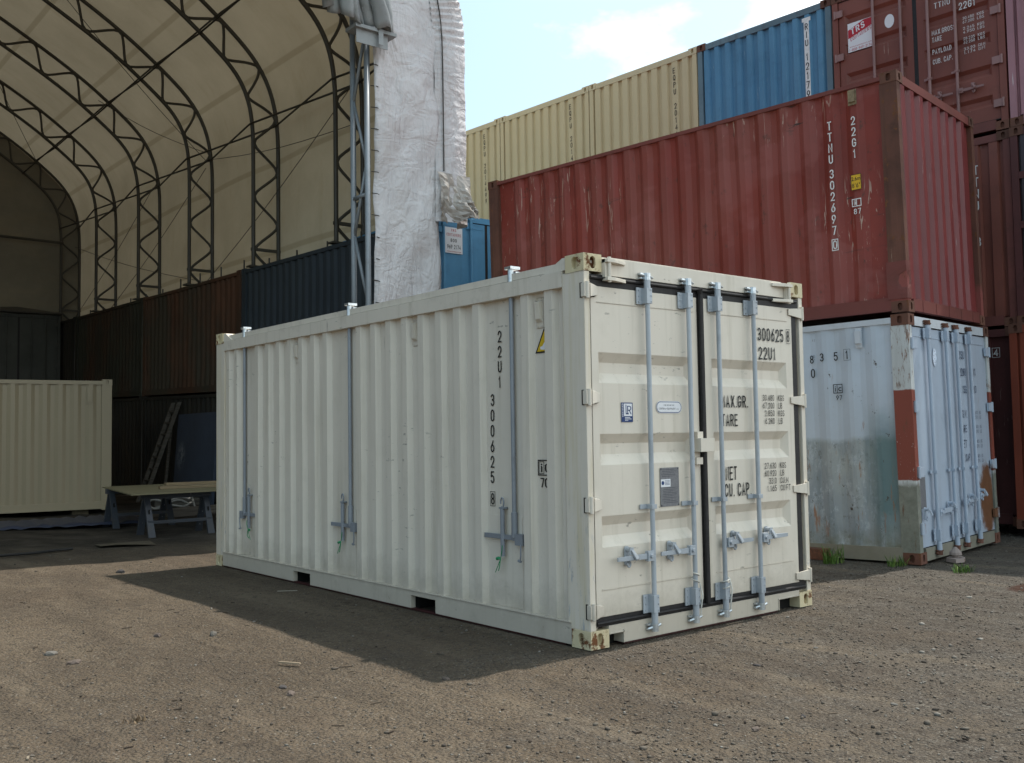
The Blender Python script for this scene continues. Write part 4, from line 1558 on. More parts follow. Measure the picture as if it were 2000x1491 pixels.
PALE = (0.43, 0.485, 0.55)
M_PALE = paint('pale_blue_paint', PALE, var=0.08, streak=0.12, dirt_col=(0.36, 0.36, 0.33), dirt=0.15, rough=0.5, dent=0.5, extra=lb_extra)
M_PALE_DOOR = paint('pale_blue_door_paint', (0.375, 0.43, 0.51), var=0.07, streak=0.3, dirt_col=(0.22, 0.24, 0.28), dirt=0.25, rust=0.04, rust_scale=5, rough=0.45, dent=0.4, extra=lb_door_extra)
M_PALE_POST = paint('pale_peeling_post', (0.48, 0.50, 0.50), var=0.1, streak=0.2, rust=0.10, rust_scale=6, rough=0.7, dent=0.5, extra=lb_post_extra)
M_PALE_FRAME = paint('pale_frame_paint', (0.47, 0.50, 0.54), var=0.1, rust=0.14, rust_scale=4, dirt=0.4, dirt_col=(0.2, 0.19, 0.16), rough=0.6, dent=0.4, extra=grubby_low)
M_NAVYTEXT = flat_mat('dark_blue_lettering', (0.02, 0.03, 0.07), 0.5, var=0.4, scale=40)


def plain_doors(root, mat, rods, z0=0.16, z1=2.46, mid=1.105, d0=-0.02, bmat=None, gasket=True, handles=(), cam=None, detail=True, grooves=None):
    F = face_front()
    out = []
    for sa, sb in ((0.10, mid - 0.03), (mid + 0.03, CW - 0.10)):
        if grooves:
            mb = grooved_panel(F, sa, sb, z0, z1, grooves, 0.09, 0.04, d0)
        else:
            mb = MB()
            plate(mb, F, sa, sb, z0, z1, d0 - 0.05, d0)
            plate(mb, F, sa + 0.03, sb - 0.03, z1 - 0.10, z1 - 0.09, d0 + 0.0005, d0 + 0.006)
        door = mb.build('door', mat, root)
        out.append(door)
        outer = sa if sa < 1 else sb
        for zc in (2.28, 1.62, 0.94, 0.36):
            h = MB()
            sg = 1 if sa < 1 else -1
            plate(h, F, *sorted((outer - sg * 0.06, outer + sg * 0.07)), zc - 0.05, zc + 0.05, d0 + 0.013, d0 + 0.04)
            h.tube([F.p(outer - sg * 0.05, zc - 0.06, d0 + 0.035), F.p(outer - sg * 0.05, zc + 0.06, d0 + 0.035)], 0.016, 8)
            h.build('hinge', bmat or mat, door)
    if gasket:
        g = MB()
        plate(g, F, mid - 0.03, mid + 0.03, z0, z1, d0 - 0.03, d0 - 0.004)
        plate(g, F, 0.095, CW - 0.095, z1, z1 + 0.015, d0 - 0.03, d0 - 0.002)
        plate(g, F, 0.095, CW - 0.095, z0 - 0.012, z0, d0 - 0.03, d0 - 0.002)
        g.build('gasket', M_GASKET, root)
    for s, hd in zip(rods, list(handles) + [None] * 4):
        lock_rod(root, F, s, bmat or mat, z0=0.09, z1=2.52, d=0.03, r=0.02, ztop=2.40, zbot=0.27, zmid=0.93, handle=hd, cam_mat=cam, detail=True)
    return out


def build_pale():
    root = stack_of('shipping_container', 'pale blue rust-streaked container on the ground under the weathered red one', (5.177, 0.5492, 0.0064), (-0.0124, -0.0085, 0.1249),
                    dict(frame=M_PALE_FRAME, casting=M_RUSTCAST, post=M_PALE_POST, body=M_PALE), rail=0.06)
    FL, F = face_left(), face_front()
    pr = corr_profile(-CL + 0.185, -0.185, 0.278, 0.085, 0.05, 0.020, 0.10, 0.010)
    corr_wall(FL, pr, 0.14, CH - 0.09, 10, 0.012).build('side_wall', M_PALE, root)
    side_wall(root, M_PALE, False)
    end_wall(root, M_PALE, False)
    plain_doors(root, M_PALE_DOOR, (0.445, 0.965, 1.275, 1.690), bmat=M_PALE_DOOR, cam=M_RUSTCAST,
                handles=((0.80, 0.15, 0.50), (0.60, 0.84, 0.52), (1.62, 1.50, 0.56), (2.02, 1.84, 0.60)))
    f = Face(FL.p(0, 0, -0.008), FL.u, FL.n)
    T = 'side_lettering'
    for ch, s, za, zb in (('8', -1.085, 2.145, 2.235), ('3', -0.968, 2.160, 2.25), ('5', -0.805, 2.155, 2.25), ('0', -1.078, 1.985, 2.085)):
        put(T, M_BLACK, root, lambda m: write(m, f, ch, s - 0.024, s + 0.024, za, zb, fit=False))
    put(T, M_BLACK, root, lambda m: (write(m, f, '1', -0.70, -0.655, 2.165, 2.258, fit=False), rect_outline(m, f, -0.715, -0.640, 2.15, 2.272, 0.003, 0.004)))
    put('tilting_mark', M_BLACK, root, lambda m: (rect_outline(m, f, -0.852, -0.745, 1.80, 1.90, 0.008, 0.004), m.quad(*[f.p(a, b, 0.004) for a, b in ((-0.81, 1.808), (-0.803, 1.808), (-0.803, 1.892), (-0.81, 1.892))]),
                                                  write(m, f, 'i', -0.832, -0.822, 1.82, 1.88), write(m, f, 'c', -0.794, -0.758, 1.822, 1.866), write(m, f, '97', -0.822, -0.755, 1.725, 1.778)))
    put('ventilator', M_PALE_FRAME, root, lambda m: (plate(m, f, -0.575, -0.500, 2.275, 2.49, 0.001, 0.006), plate(m, f, -0.568, -0.507, 2.32, 2.455, 0.0065, 0.035)))
    T = 'door_lettering'
    G = Face(F.p(0, 0, -0.020), F.u, F.n)
    rows = [('NDSU', 1.36, 1.60, 2.170, 2.262), ('2288', 1.42, 1.62, 1.975, 2.065), ('51', 1.78, 1.96, 1.990, 2.075), ('SG', 1.52, 1.62, 1.775, 1.865), ('210', 1.78, 1.94, 1.785, 1.870),
            ('A.G.W.', 1.36, 1.60, 1.495, 1.585), ('TARE', 1.36, 1.56, 1.330, 1.415), ('NET', 1.37, 1.53, 1.155, 1.245), ('CU.CAP', 1.36, 1.61, 1.000, 1.085)]
    for a, s0, s1, z0, z1 in rows:
        put(T, M_NAVYTEXT, root, lambda m: write(m, G, a, s0, s1, z0, z1, d=0.014))
    for z in (1.535, 1.37, 1.20, 1.03):
        put(T, M_NAVYTEXT, root, lambda m: [write(m, G, q, s0, s0 + w, z + dz, z + dz + 0.04, d=0.014, bold=0.0) for q, s0, w, dz in
                                            (('24000', 1.84, 0.10, 0.0), ('KG', 2.0, 0.045, 0.0), ('52910', 1.84, 0.10, -0.055), ('LB', 2.0, 0.045, -0.055))])
    put('safety_plate', M_CSC, root, lambda m: plate(m, G, 0.10, 0.275, 0.56, 0.90, 0.001, 0.003))
    M_GHOST = flat_mat('rubbed_out_sticker', (0.50, 0.56, 0.66), 0.7, var=0.4, scale=40)
    def ov(m):
        m.quad(*[G.p(0.70 + 0.055 * math.cos(k * math.pi / 8), 2.16 + 0.10 * math.sin(k * math.pi / 8), 0.0135) for k in range(16)])
    put('sticker_ghost', M_GHOST, root, ov)
    return root


build_pale()

# --- the row behind, seen by its ends
ROW_YAW = 0.072
S0 = Vector((8.70, 1.00, 0))
Z1, Z2, Z3 = 0.12, 2.72, 5.329


def row_place(k, z, dx=0.0):
    w, kk = 2.46, k + 1
    return (S0.x - math.sin(ROW_YAW) * w * kk + 0.01 * math.sin(ROW_YAW) + dx, S0.y + math.cos(ROW_YAW) * w * kk - 0.01 * math.cos(ROW_YAW), z), (0, 0, ROW_YAW - math.pi / 2)


M_TAN = paint('tan_paint', (0.52, 0.425, 0.265), var=0.04, streak=0.12, dirt_col=(0.36, 0.28, 0.15), dirt=0.08, rough=0.5, dent=0.2)
M_TAN_FRAME = paint('tan_frame_paint', (0.52, 0.43, 0.28), var=0.05, dirt=0.2, dirt_col=(0.34, 0.27, 0.16), rust=0.02, rough=0.5, dent=0.2)
M_BLUE = paint('mid_blue_paint', (0.075, 0.21, 0.35), var=0.12, streak=0.2, dirt_col=(0.03, 0.08, 0.15), fade=(0.10, 0.24, 0.37), dirt=0.3, rust=0.06, rust_scale=4, scratch=0.8, scratch_col=(0.3, 0.42, 0.5), rough=0.5, dent=0.5)
M_BLUE_FRAME = paint('blue_peeling_frame', (0.12, 0.18, 0.22), var=0.25, streak=0.5, dirt_col=(0.07, 0.05, 0.04), rust=0.35, rust_scale=6, rough=0.7, dent=0.6)
M_BROWN = paint('brown_red_paint', (0.19, 0.062, 0.045), var=0.15, streak=0.25, dirt_col=(0.07, 0.03, 0.025), dirt=0.3, rust=0.08, scratch=0.5, scratch_col=(0.35, 0.25, 0.2), rough=0.55, dent=0.4)
M_BROWN_FRAME = paint('brown_frame_paint', (0.17, 0.055, 0.045), var=0.2, rust=0.25, rust_scale=5, dirt=0.4, dirt_col=(0.06, 0.03, 0.02), rough=0.6, dent=0.4)
M_PINK = paint('chalky_pink_paint', (0.33, 0.17, 0.19), var=0.15, streak=0.6, dirt_col=(0.13, 0.06, 0.055), scratch=1.0, scratch_col=(0.55, 0.45, 0.45), rust=0.1, rough=0.6, dent=0.4)
M_MAROON = paint('dark_maroon_paint', (0.092, 0.029, 0.027), var=0.2, streak=0.4, dirt_col=(0.03, 0.015, 0.012), dirt=0.3, rust=0.1, scratch=0.5, scratch_col=(0.35, 0.25, 0.22), rough=0.6, dent=0.4)
M_ORANGERED = paint('orange_red_paint', (0.189, 0.041, 0.021), var=0.15, streak=0.3, dirt_col=(0.08, 0.025, 0.02), rust=0.1, rough=0.6, dent=0.4)
M_ROD_RED = paint('worn_rod_paint', (0.26, 0.15, 0.14), var=0.2, streak=0.3, dirt_col=(0.12, 0.05, 0.045), rough=0.5, dent=0.3)

for k, num, lab in ((2, 'EQPU 20141', 'tan container with an upright number, in the top row beside the blue one'),
                    (3, 'EQPU 20142', 'tan container in the top row, between two other tan ones'),
                    (4, 'EQPU 2014499', 'tan container at the far end of the top row, beside the torn white fabric')):
    loc, rot = row_place(k, Z3)
    r = thing('shipping_container', lab, 'container', loc, rot, 'shipping containers')
    container_frame(r, dict(frame=M_TAN_FRAME, casting=M_TAN_FRAME, post=M_TAN, body=M_TAN))
    end_wall(r, M_TAN, True, pitch=0.222, outer=0.12, slope=0.016, phase=0.03, depth=0.04)
    side_wall(r, M_TAN, True)
    side_wall(r, M_TAN, False)
    end_wall(r, M_TAN, False)
    F = face_front()
    f = Face(F.p(0, 0, -0.010), F.u, F.n)
    zt = 2.36
    put('end_lettering', M_BLACK, r, lambda m: stack(m, f, num, 1.958, zt, zt - 1.46 * len(num) / 12 * 1.0, 0.05, slant=0.03))

loc, rot = row_place(1, Z3)
r = thing('shipping_container', 'blue container with a white number strip, in the top row between tan and red ones', 'container', loc, rot, 'shipping containers')
container_frame(r, dict(frame=M_BLUE_FRAME, casting=M_RUSTCAST, post=M_BLUE_FRAME, body=M_BLUE))
end_wall(r, M_BLUE, True, pitch=0.208, outer=0.075, slope=0.03, phase=0.01, depth=0.045)
side_wall(r, M_BLUE, True); side_wall(r, M_BLUE, False); end_wall(r, M_BLUE, False)
F = face_front()
f = Face(F.p(0, 0, -0.010), F.u, F.n)
put('number_strip', M_WHITE, r, lambda m: (plate(m, f, 1.985, 2.070, 0.9, 2.36, 0.001, 0.003), plate(m, f, 1.955, 2.100, 2.36, 2.42, 0.001, 0.003)))
put('end_lettering', M_BLACK, r, lambda m: stack(m, f, 'RIU', 2.028, 2.33, 1.97, 0.05, d=0.005))
put('end_lettering', M_BLACK, r, lambda m: stack(m, f, '121792', 2.028, 1.86, 1.02, 0.05, d=0.005))

# red box whose doors face the yard, top of the row
loc, rot = row_place(0, Z3)
r = thing('shipping_container', 'red container with four-rod doors and payload table, on top of its stack', 'container', loc, rot, 'shipping containers')
container_frame(r, dict(frame=M_BROWN_FRAME, casting=M_RUSTCAST, post=M_BROWN, body=M_BROWN))
side_wall(r, M_BROWN, True); side_wall(r, M_PINK, False); end_wall(r, M_BROWN, False)
gr = [(2.24, 2.19, 2.13, 2.08), (1.80, 1.75, 1.69, 1.64), (1.36, 1.31, 1.25, 1.20), (0.92, 0.87, 0.81, 0.76), (0.50, 0.45, 0.40, 0.35)]
plain_doors(r, M_BROWN, (0.65, 1.055, 1.44, 1.815), mid=1.24, bmat=M_ROD_RED, grooves=gr, handles=((0.30, 0.42, 0.62), (0.72, 0.86, 0.62), (1.75, 1.57, 0.635), (2.16, 2.02, 0.64)))
G = Face(face_front().p(0, 0, -0.020), (1, 0, 0), (0, -1, 0))
sg = put('company_sticker', M_LABELWHITE, r, lambda m: plate(m, G, 0.235, 0.615, 1.665, 2.10, 0.001, 0.004))
put('sticker_band', M_REDVINYL, sg, lambda m: m.quad(*[G.p(a, b, 0.0052) for a, b in ((0.240, 1.87), (0.610, 1.985), (0.610, 2.095), (0.49, 2.095), (0.240, 2.00))]))
slo = Face(G.p(0.25, 1.885, 0), Vector((1, 0, 0.30)).normalized(), (0, -1, 0), Vector((-0.12, 0, 1)).normalized())
put('sticker_title', M_LABELWHITE, sg, lambda m: write(m, slo, 'TRS', 0.045, 0.27, 0.02, 0.115, d=0.0065, bold=0.03))
put('sticker_print', M_REDVINYL, sg, lambda m: (write(m, slo, 'CONTAINERS', 0.02, 0.36, -0.068, -0.012, d=0.0052, bold=0.01), write(m, G, '1-800-969-2174', 0.25, 0.60, 1.675, 1.715, d=0.0052, bold=0.01),
                                               write(m, G, 'www.trscontainers.com', 0.26, 0.60, 1.732, 1.752, d=0.0052, bold=0.0)))
def disc(m):
    m.quad(*[G.p(0.875 + 0.072 * math.cos(k * math.pi / 12), 1.945 + 0.10 * math.sin(k * math.pi / 12), 0.004) for k in range(24)])
put('round_sticker', M_LABELWHITE, r, disc)
T = 'door_lettering'
for a, s0, s1, z0, z1 in (('TTNU', 1.52, 1.74, 1.905, 1.985), ('22G1', 1.855, 2.075, 1.775, 1.875), ('MAX.GROSS', 1.475, 1.80, 1.535, 1.605), ('TARE', 1.475, 1.61, 1.435, 1.505),
                          ('PAYLOAD', 1.475, 1.735, 1.265, 1.335), ('CUB. CAP.', 1.475, 1.745, 1.125, 1.195)):
    put(T, M_WHITE, r, lambda m: write(m, G, a, s0, s1, z0, z1, d=0.006))
for a, b, z in (('30.480', 'KGS', 1.625), ('67.200', 'LBS', 1.572), ('2.245', 'KGS', 1.484), ('4.950', 'LBS', 1.432), ('28.235', 'KGS', 1.34), ('62.250', 'LBS', 1.288), ('33.23', 'CU.M', 1.198), ('1.174', 'CU.FT', 1.146)):
    put(T, M_WHITE, r, lambda m: (write(m, G, a, 1.90, 2.05, z, z + 0.04, d=0.006, bold=0.0), write(m, G, b, 2.09, 2.18, z, z + 0.04, d=0.006, bold=0.0)))

loc, rot = row_place(-1, Z3)
r = thing('shipping_container', 'chalky pink container on top of the row, beside the red doors', 'container', loc, rot, 'shipping containers')
container_frame(r, dict(frame=M_PINK, casting=M_RUSTCAST, post=M_PINK, body=M_PINK))
end_wall(r, M_PINK, True, pitch=0.2, outer=0.07, slope=0.03); side_wall(r, M_PINK, True); side_wall(r, M_PINK, False); end_wall(r, M_PINK, False)

loc, rot = row_place(0, Z2)
r = thing('shipping_container', 'brown-red container lettered TTNJ, between the red doors and the maroon box', 'container', loc, rot, 'shipping containers')
container_frame(r, dict(frame=M_BROWN_FRAME, casting=M_RUSTCAST, post=M_BROWN_FRAME, body=M_BROWN))
end_wall(r, M_BROWN, True, pitch=0.25, outer=0.11, slope=0.02, phase=0.06); side_wall(r, M_BROWN, True); side_wall(r, M_BROWN, False); end_wall(r, M_BROWN, False)
f = Face(face_front().p(0, 0, -0.010), (1, 0, 0), (0, -1, 0))
put('end_lettering', M_WHITE, r, lambda m: stack(m, f, 'TTNJ 13', 1.99, 2.20, 1.10, 0.06))

loc, rot = row_place(-1, Z2, -0.05)
r = thing('shipping_container', 'blackish container with a barred end, under the chalky pink one', 'container', loc, rot, 'shipping containers')
M_BLACKISH = paint('blackish_paint', (0.045, 0.035, 0.04), var=0.3, streak=0.3, rust=0.1, rough=0.6)
container_frame(r, dict(frame=M_MAROON, casting=M_RUSTCAST, post=M_MAROON, body=M_BLACKISH))
end_wall(r, M_BLACKISH, True); side_wall(r, M_MAROON, True); side_wall(r, M_MAROON, False); end_wall(r, M_MAROON, False)
m = MB()
for z in (0.6, 1.25, 1.9):
    m.box(0.092, CW - 0.092, -0.001, 0.008, z, z + 0.09)
m.build('cross_bar', M_MAROON, r)

loc, rot = row_place(0, Z1)
r = thing('shipping_container', 'dark maroon container with a boxed 4, on the ground behind the pale blue one', 'container', loc, rot, 'shipping containers')
container_frame(r, dict(frame=M_MAROON, casting=M_RUSTCAST, post=M_MAROON, body=M_MAROON))
end_wall(r, M_MAROON, True, pitch=0.25, outer=0.11, slope=0.02, phase=0.1); side_wall(r, M_MAROON, True); side_wall(r, M_MAROON, False); end_wall(r, M_MAROON, False)
f = Face(face_front().p(0, 0, -0.010), (1, 0, 0), (0, -1, 0))
put('end_lettering', M_WHITE, r, lambda m: (write(m, f, '4', 2.12, 2.18, 2.22, 2.31), rect_outline(m, f, 2.10, 2.20, 2.20, 2.33, 0.006, 0.004)))

loc, rot = row_place(-1, Z1, -0.32)
r = thing('shipping_container', 'orange-red container on the ground beside the maroon one', 'container', loc, rot, 'shipping containers')
container_frame(r, dict(frame=M_ORANGERED, casting=M_RUSTCAST, post=M_ORANGERED, body=M_ORANGERED))
end_wall(r, M_ORANGERED, True); side_wall(r, M_ORANGERED, True); side_wall(r, M_ORANGERED, False); end_wall(r, M_ORANGERED, False)


# ================================================================== the fabric shelter and the boxes it stands on
YF = 7.95                    # plane of its front
TILT = 0.022


def tz(y, zl):
    return zl + TILT * (y - 9.7) - 0.28


OUT = [(4.93, -0.1), (4.93, 2.0), (4.93, 4.0), (4.93, 5.3), (4.93, 6.4), (4.93, 7.3), (4.93, 7.9), (4.91, 8.35), (4.84, 8.8), (4.70, 9.2), (4.50, 9.55), (4.2, 9.88), (3.9, 10.13), (3.5, 10.45), (3.0, 10.82), (2.4, 11.2), (1.7, 11.6),
       (0.93, 12.02), (0.0, 12.5), (-1.2, 13.1), (-2.4, 13.6), (-3.3, 13.88), (-4.0, 13.95)]
OUT = OUT + [(-8.0 - x, z) for x, z in reversed(OUT[:-1])]


def resample(pts, step):
    pts = [np.array(p, float) for p in pts]
    d = np.concatenate([[0], np.cumsum([np.linalg.norm(b - a) for a, b in zip(pts, pts[1:])])])
    n = max(2, int(d[-1] / step))
    s = np.linspace(0, d[-1], n + 1)
    P = np.array(pts)
    return np.stack([np.interp(s, d, P[:, k]) for k in range(P.shape[1])], 1), s


ARC, ARC_S = resample(OUT, 0.2)
for _ in range(3):
    ARC[1:-1] = 0.25 * ARC[:-2] + 0.5 * ARC[1:-1] + 0.25 * ARC[2:]
TAN = np.gradient(ARC, axis=0)
TAN /= np.linalg.norm(TAN, axis=1)[:, None]
NIN = np.stack([-TAN[:, 1], TAN[:, 0]], 1)        # points into the shelter
if NIN[5, 0] > 0:
    NIN = -NIN


def arc_pt(i, y, inset):
    x, z = ARC[i] + NIN[i] * inset
    return (x, y, tz(y, z))


def membrane_mat(name='tan_roof_fabric', A=(0.53, 0.455, 0.325), B=(0.43, 0.365, 0.255), trans=0.084):
    t = NT(name)
    uv = t.n.new('ShaderNodeUVMap')
    u = t.axis(0, uv.outputs['UV'])
    n = t.noise(0.7, 6, 0.6)
    st = t.noise(1.0, 5, 0.6, t.map((0.25, 3.0, 1.0)))
    c = t.mix(t.step(n, 0.3, 0.7), A, B)
    c = t.mix(t.math('MULTIPLY', t.step(st, 0.55, 0.75), 0.25), c, (0.36, 0.26, 0.14))
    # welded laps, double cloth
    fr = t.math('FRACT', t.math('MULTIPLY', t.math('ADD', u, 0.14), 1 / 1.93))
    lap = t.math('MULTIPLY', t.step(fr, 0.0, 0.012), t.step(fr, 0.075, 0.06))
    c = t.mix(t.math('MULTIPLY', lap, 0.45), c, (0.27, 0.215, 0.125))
    d = t.n.new('ShaderNodeBsdfDiffuse')
    tr = t.n.new('ShaderNodeBsdfTranslucent')
    t.l.new(c, d.inputs['Color'])
    t.l.new(c, tr.inputs['Color'])
    nb = t.bump(t.noise(2.5, 4, 0.6), 0.35, 0.05)
    t.l.new(nb, d.inputs['Normal'])
    mx = t.n.new('ShaderNodeMixShader')
    mx.inputs[0].default_value = trans
    t.l.new(d.outputs[0], mx.inputs[1])
    t.l.new(tr.outputs[0], mx.inputs[2])
    t.l.new(mx.outputs[0], t.out.inputs['Surface'])
    return t.m


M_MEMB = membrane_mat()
M_ENDFAB = membrane_mat('shaded_end_fabric', (0.25, 0.22, 0.165), (0.17, 0.15, 0.115), 0.05)  # roof fabric copy, darkened to put the end wall's shade into its colour
M_TUBE = paint('weathered_steel_tube', (0.062, 0.056, 0.046), var=0.2, rust=0.12, rust_scale=3, rough=0.5, spec=0.5)
M_PIPE = paint('galvanised_pipe', (0.22, 0.25, 0.28), var=0.15, dirt=0.3, dirt_col=(0.1, 0.09, 0.08), rough=0.4, spec=0.6)
M_CABLE = flat_mat('steel_cable', (0.05, 0.045, 0.04), 0.5)


def white_fabric_mat():
    t = NT('grimy_white_fabric')
    n = t.noise(0.8, 6, 0.62)
    c = t.mix(t.step(n, 0.32, 0.68), (0.60, 0.585, 0.595), (0.47, 0.455, 0.465))
    s = t.noise(1.0, 6, 0.65, t.map((1.0, 1.0, 2.2), (2, 2, 2)))
    c = t.mix(t.math('MULTIPLY', t.step(s, 0.50, 0.72), 0.5), c, (0.36, 0.30, 0.29))
    s = t.noise(1.0, 7, 0.7, t.map((5, 5, 0.7), (9, 2, 2)))
    c = t.mix(t.math('MULTIPLY', t.step(s, 0.55, 0.75), 0.4), c, (0.40, 0.36, 0.34))
    w = t.noise(1.0, 3, 0.5, t.map((1.5, 1.5, 1.1), (1, 4, 6)), 1.2)
    dg = t.n.new('ShaderNodeMapping')
    t.l.new(t.tc.outputs['Object'], dg.inputs['Vector'])
    dg.inputs['Rotation'].default_value = (0, math.radians(28), 0)
    dg.inputs['Scale'].default_value = (3.0, 1, 0.75)
    w2 = t.noise(1.0, 4, 0.5, dg.outputs['Vector'], 0.7)
    cr = t.math('ABSOLUTE', t.math('SUBTRACT', t.noise(1.0, 3, 0.5, t.map((2.3, 2.3, 0.9), (3, 7, 1)), 1.6), 0.5))
    cr2 = t.math('ABSOLUTE', t.math('SUBTRACT', t.noise(1.0, 4, 0.55, t.map((1.6, 1.6, 2.6), (5, 1, 8)), 1.4), 0.5))
    w2 = t.math('ADD', w2, t.math('ADD', t.math('MULTIPLY', cr, 2.0), t.math('MULTIPLY', cr2, 1.3)))
    h = t.math('ADD', t.math('MULTIPLY', w, 0.6), t.math('MULTIPLY', w2, 0.7))
    t.principled(c, 0.55, t.bump(h, 0.55, 0.12), spec=0.3)
    return t.m


M_WFAB = white_fabric_mat()
M_TORN = paint('torn_silver_fabric', (0.30, 0.275, 0.25), var=0.3, dirt=0.7, dirt_col=(0.14, 0.11, 0.09), rough=0.3, dent=0.6, spec=0.6)
M_TARP = paint('grey_tarp', (0.23, 0.245, 0.25), var=0.25, dirt=0.5, dirt_col=(0.09, 0.085, 0.075), scratch=0.6, scratch_col=(0.5, 0.5, 0.5), rough=0.5, dent=0.9)


def build_shelter():
    root = thing('fabric_shelter', 'arched fabric shelter with tan roof, steel trusses and a grimy white front edge', 'shelter', (4.93, YF, 0))
    O = (4.93, YF, 0)
    y0, y1 = YF + 0.05, 29.75
    TY = [11.12, 14.66, 18.25, 21.87, 25.6, 29.4]
    # --- roof cloth
    n = len(ARC)
    rlo = int(np.argmin(np.abs(ARC[:n // 2, 1] - 5.12)))
    ys = np.linspace(y0, y1, 61)
    mb = MB()
    rows = []
    for y in ys:
        # the cloth sags a little between the trusses
        gaps = [YF] + TY
        k = max(i for i, g in enumerate(gaps) if g <= y + 1e-6)
        a = gaps[k]
        b = gaps[k + 1] if k + 1 < len(gaps) else y1
        f = (y - a) / max(0.1, b - a)
        sag = 0.07 * math.sin(math.pi * min(1, max(0, f)))
        row = [arc_pt(i, y, -0.05 + sag) for i in range(rlo, n)]
        if y < 8.9:
            # hangs short over the blue box that stands before the row
            row = [(p[0], p[1], max(p[2], 5.32)) if i < 20 else p for i, p in enumerate(row)]
        rows.append(row)
    mb.sheet(rows)
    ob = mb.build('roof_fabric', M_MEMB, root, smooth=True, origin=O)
    uvl = ob.data.uv_layers.new(name='UVMap')
    nn = n - rlo
    co = [(ARC_S[rlo + v % nn], ys[v // nn]) for v in range(len(mb.v))]
    for lp in ob.data.loops:
        uvl.data[lp.index].uv = co[lp.vertex_index]
    # --- end wall
    mb = MB()
    cols = []
    for i in range(n // 2 + 1):
        p, q = ARC[i] - NIN[i] * 0.12, ARC[n - 1 - i] - NIN[n - 1 - i] * 0.12
        cols.append([(p[0] + (q[0] - p[0]) * t, y1 - 0.05, tz(y1, p[1])) for t in np.linspace(0, 1, 30)])
    mb.sheet(cols)
    ob = mb.build('end_fabric', M_ENDFAB, root, smooth=True, origin=O)
    # --- trusses: two chords and one bent bar each
    r0 = int(np.argmin(np.abs(ARC[:n // 2, 1] - 5.2)))
    for j, y in enumerate(TY):
        mb = MB()
        idx = range(r0, n - r0)
        mb.tube([arc_pt(i, y, 0.0) for i in idx], 0.045, 8)
        mb.tube([arc_pt(i, y, 0.57) for i in idx], 0.045, 8)
        tr = mb.build('truss', M_TUBE, root, smooth=True, origin=O)
        # bent web bar
        mb = MB()
        s0 = ARC_S[r0]
        tot = ARC_S[n - 1 - r0] - s0
        pts = []
        for s in np.arange(0, tot, 0.095):
            ph = (s / 1.16 + 0.12) % 1.0
            w = 1 - abs(2 * ph - 1) * 2
            w = max(-1, min(1, w * 1.22))
            w = (0.75 * w + 0.25 * math.sin(w * math.pi / 2)) * 0.5 + 0.5
            si = s0 + s
            x = np.interp(si, ARC_S, ARC[:, 0]); z = np.interp(si, ARC_S, ARC[:, 1])
            nx = np.interp(si, ARC_S, NIN[:, 0]); nz = np.interp(si, ARC_S, NIN[:, 1])
            ins = 0.03 + 0.51 * w
            pts.append((x + nx * ins, y, tz(y, z + nz * ins)))
        mb.tube(pts, 0.031, 6)
        mb.build('web_bar', M_TUBE, tr, smooth=True, origin=O)
        # foot on the container roof
        mb = MB()
        xa, za = ARC[r0] + NIN[r0] * 0.57
        mb.box(xa - 0.12, 5.15, y - 0.10, y + 0.10, tz(y, 5.19), tz(y, 5.225))
        mb.box(xa - 0.05, 4.98, y - 0.03, y + 0.03, tz(y, 5.55), tz(y, 5.61))
        mb.build('truss_foot', M_TUBE, tr, origin=O)
    # --- crossing braces between trusses
    def near(x_or_z, by_z):
        col = ARC[:n // 2, 1] if by_z else ARC[:n // 2, 0]
        return int(np.argmin(np.abs(col - x_or_z)))
    for i in (int(np.argmin(np.abs(ARC[:n // 2, 1] - 8.40))), int(np.argmin(np.hypot(ARC[:n // 2, 0] - 3.55, ARC[:n // 2, 1] - 10.41))), int(np.argmin(np.hypot(ARC[:n // 2, 0] - 0.2, ARC[:n // 2, 1] - 12.4)))):
        for a, b in zip([YF + 0.25] + TY, TY):
            mb = MB()
            mb.tube([arc_pt(i, a, 0.62), arc_pt(i, b, 0.03)], 0.022, 6)
            mb.tube([arc_pt(i, a, 0.03), arc_pt(i, b, 0.62)], 0.022, 6)
            mb.build('brace', M_TUBE, root, smooth=True, origin=O)
    # --- slack cables
    def wall(y, zl, ins=0.15):
        i = int(np.argmin(np.abs(ARC[:n // 2, 1] - zl)))
        return arc_pt(i, y, ins)
    for (ya, za, yb, zb) in ((11.1, 8.3, 18.25, 5.3), (18.25, 8.4, 11.12, 7.55), (25.6, 5.3, 18.25, 8.2), (29.4, 5.4, 21.9, 8.3), (29.4, 7.7, 18.25, 5.4), (21.87, 10.5, 18.25, 8.5), (29.4, 10.2, 21.87, 12.4), (18.25, 8.4, 17.6, 12.2)):
        mb = MB()
        a, b = Vector(wall(ya, za)), Vector(wall(yb, zb))
        mb.tube([a.lerp(b, t) - Vector((0.0, 0, 0.12 * math.sin(math.pi * t))) for t in np.linspace(0, 1, 8)], 0.008, 5)
        mb.build('cable', M_CABLE, root, origin=O)
    mb = MB()
    a = Vector(wall(19.2, 7.6, 0.2))
    mb.tube([a, a + Vector((0, 0, -0.9)), a + Vector((0, 0.06, -1.7))], 0.012, 5)
    mb.build('hanging_rope', M_CABLE, root, origin=O)
    # girt across the end wall
    mb = MB()
    mb.tube([(4.36, 29.3, tz(29.4, 7.78)), (-3.5, 29.3, tz(29.4, 7.86))], 0.045, 8)
    mb.build('end_girt', M_TUBE, root, origin=O)
    # --- front: truss wrapped in cloth, following the arch
    mb = MB()
    sect = [(-0.07, 0.30), (-0.09, 0.16), (-0.07, 0.03), (0.0, -0.06), (0.25, -0.10), (0.5, -0.06), (0.57, -0.01)]
    lo = int(np.argmin(np.abs(ARC[:n // 2, 1] - 5.10)))
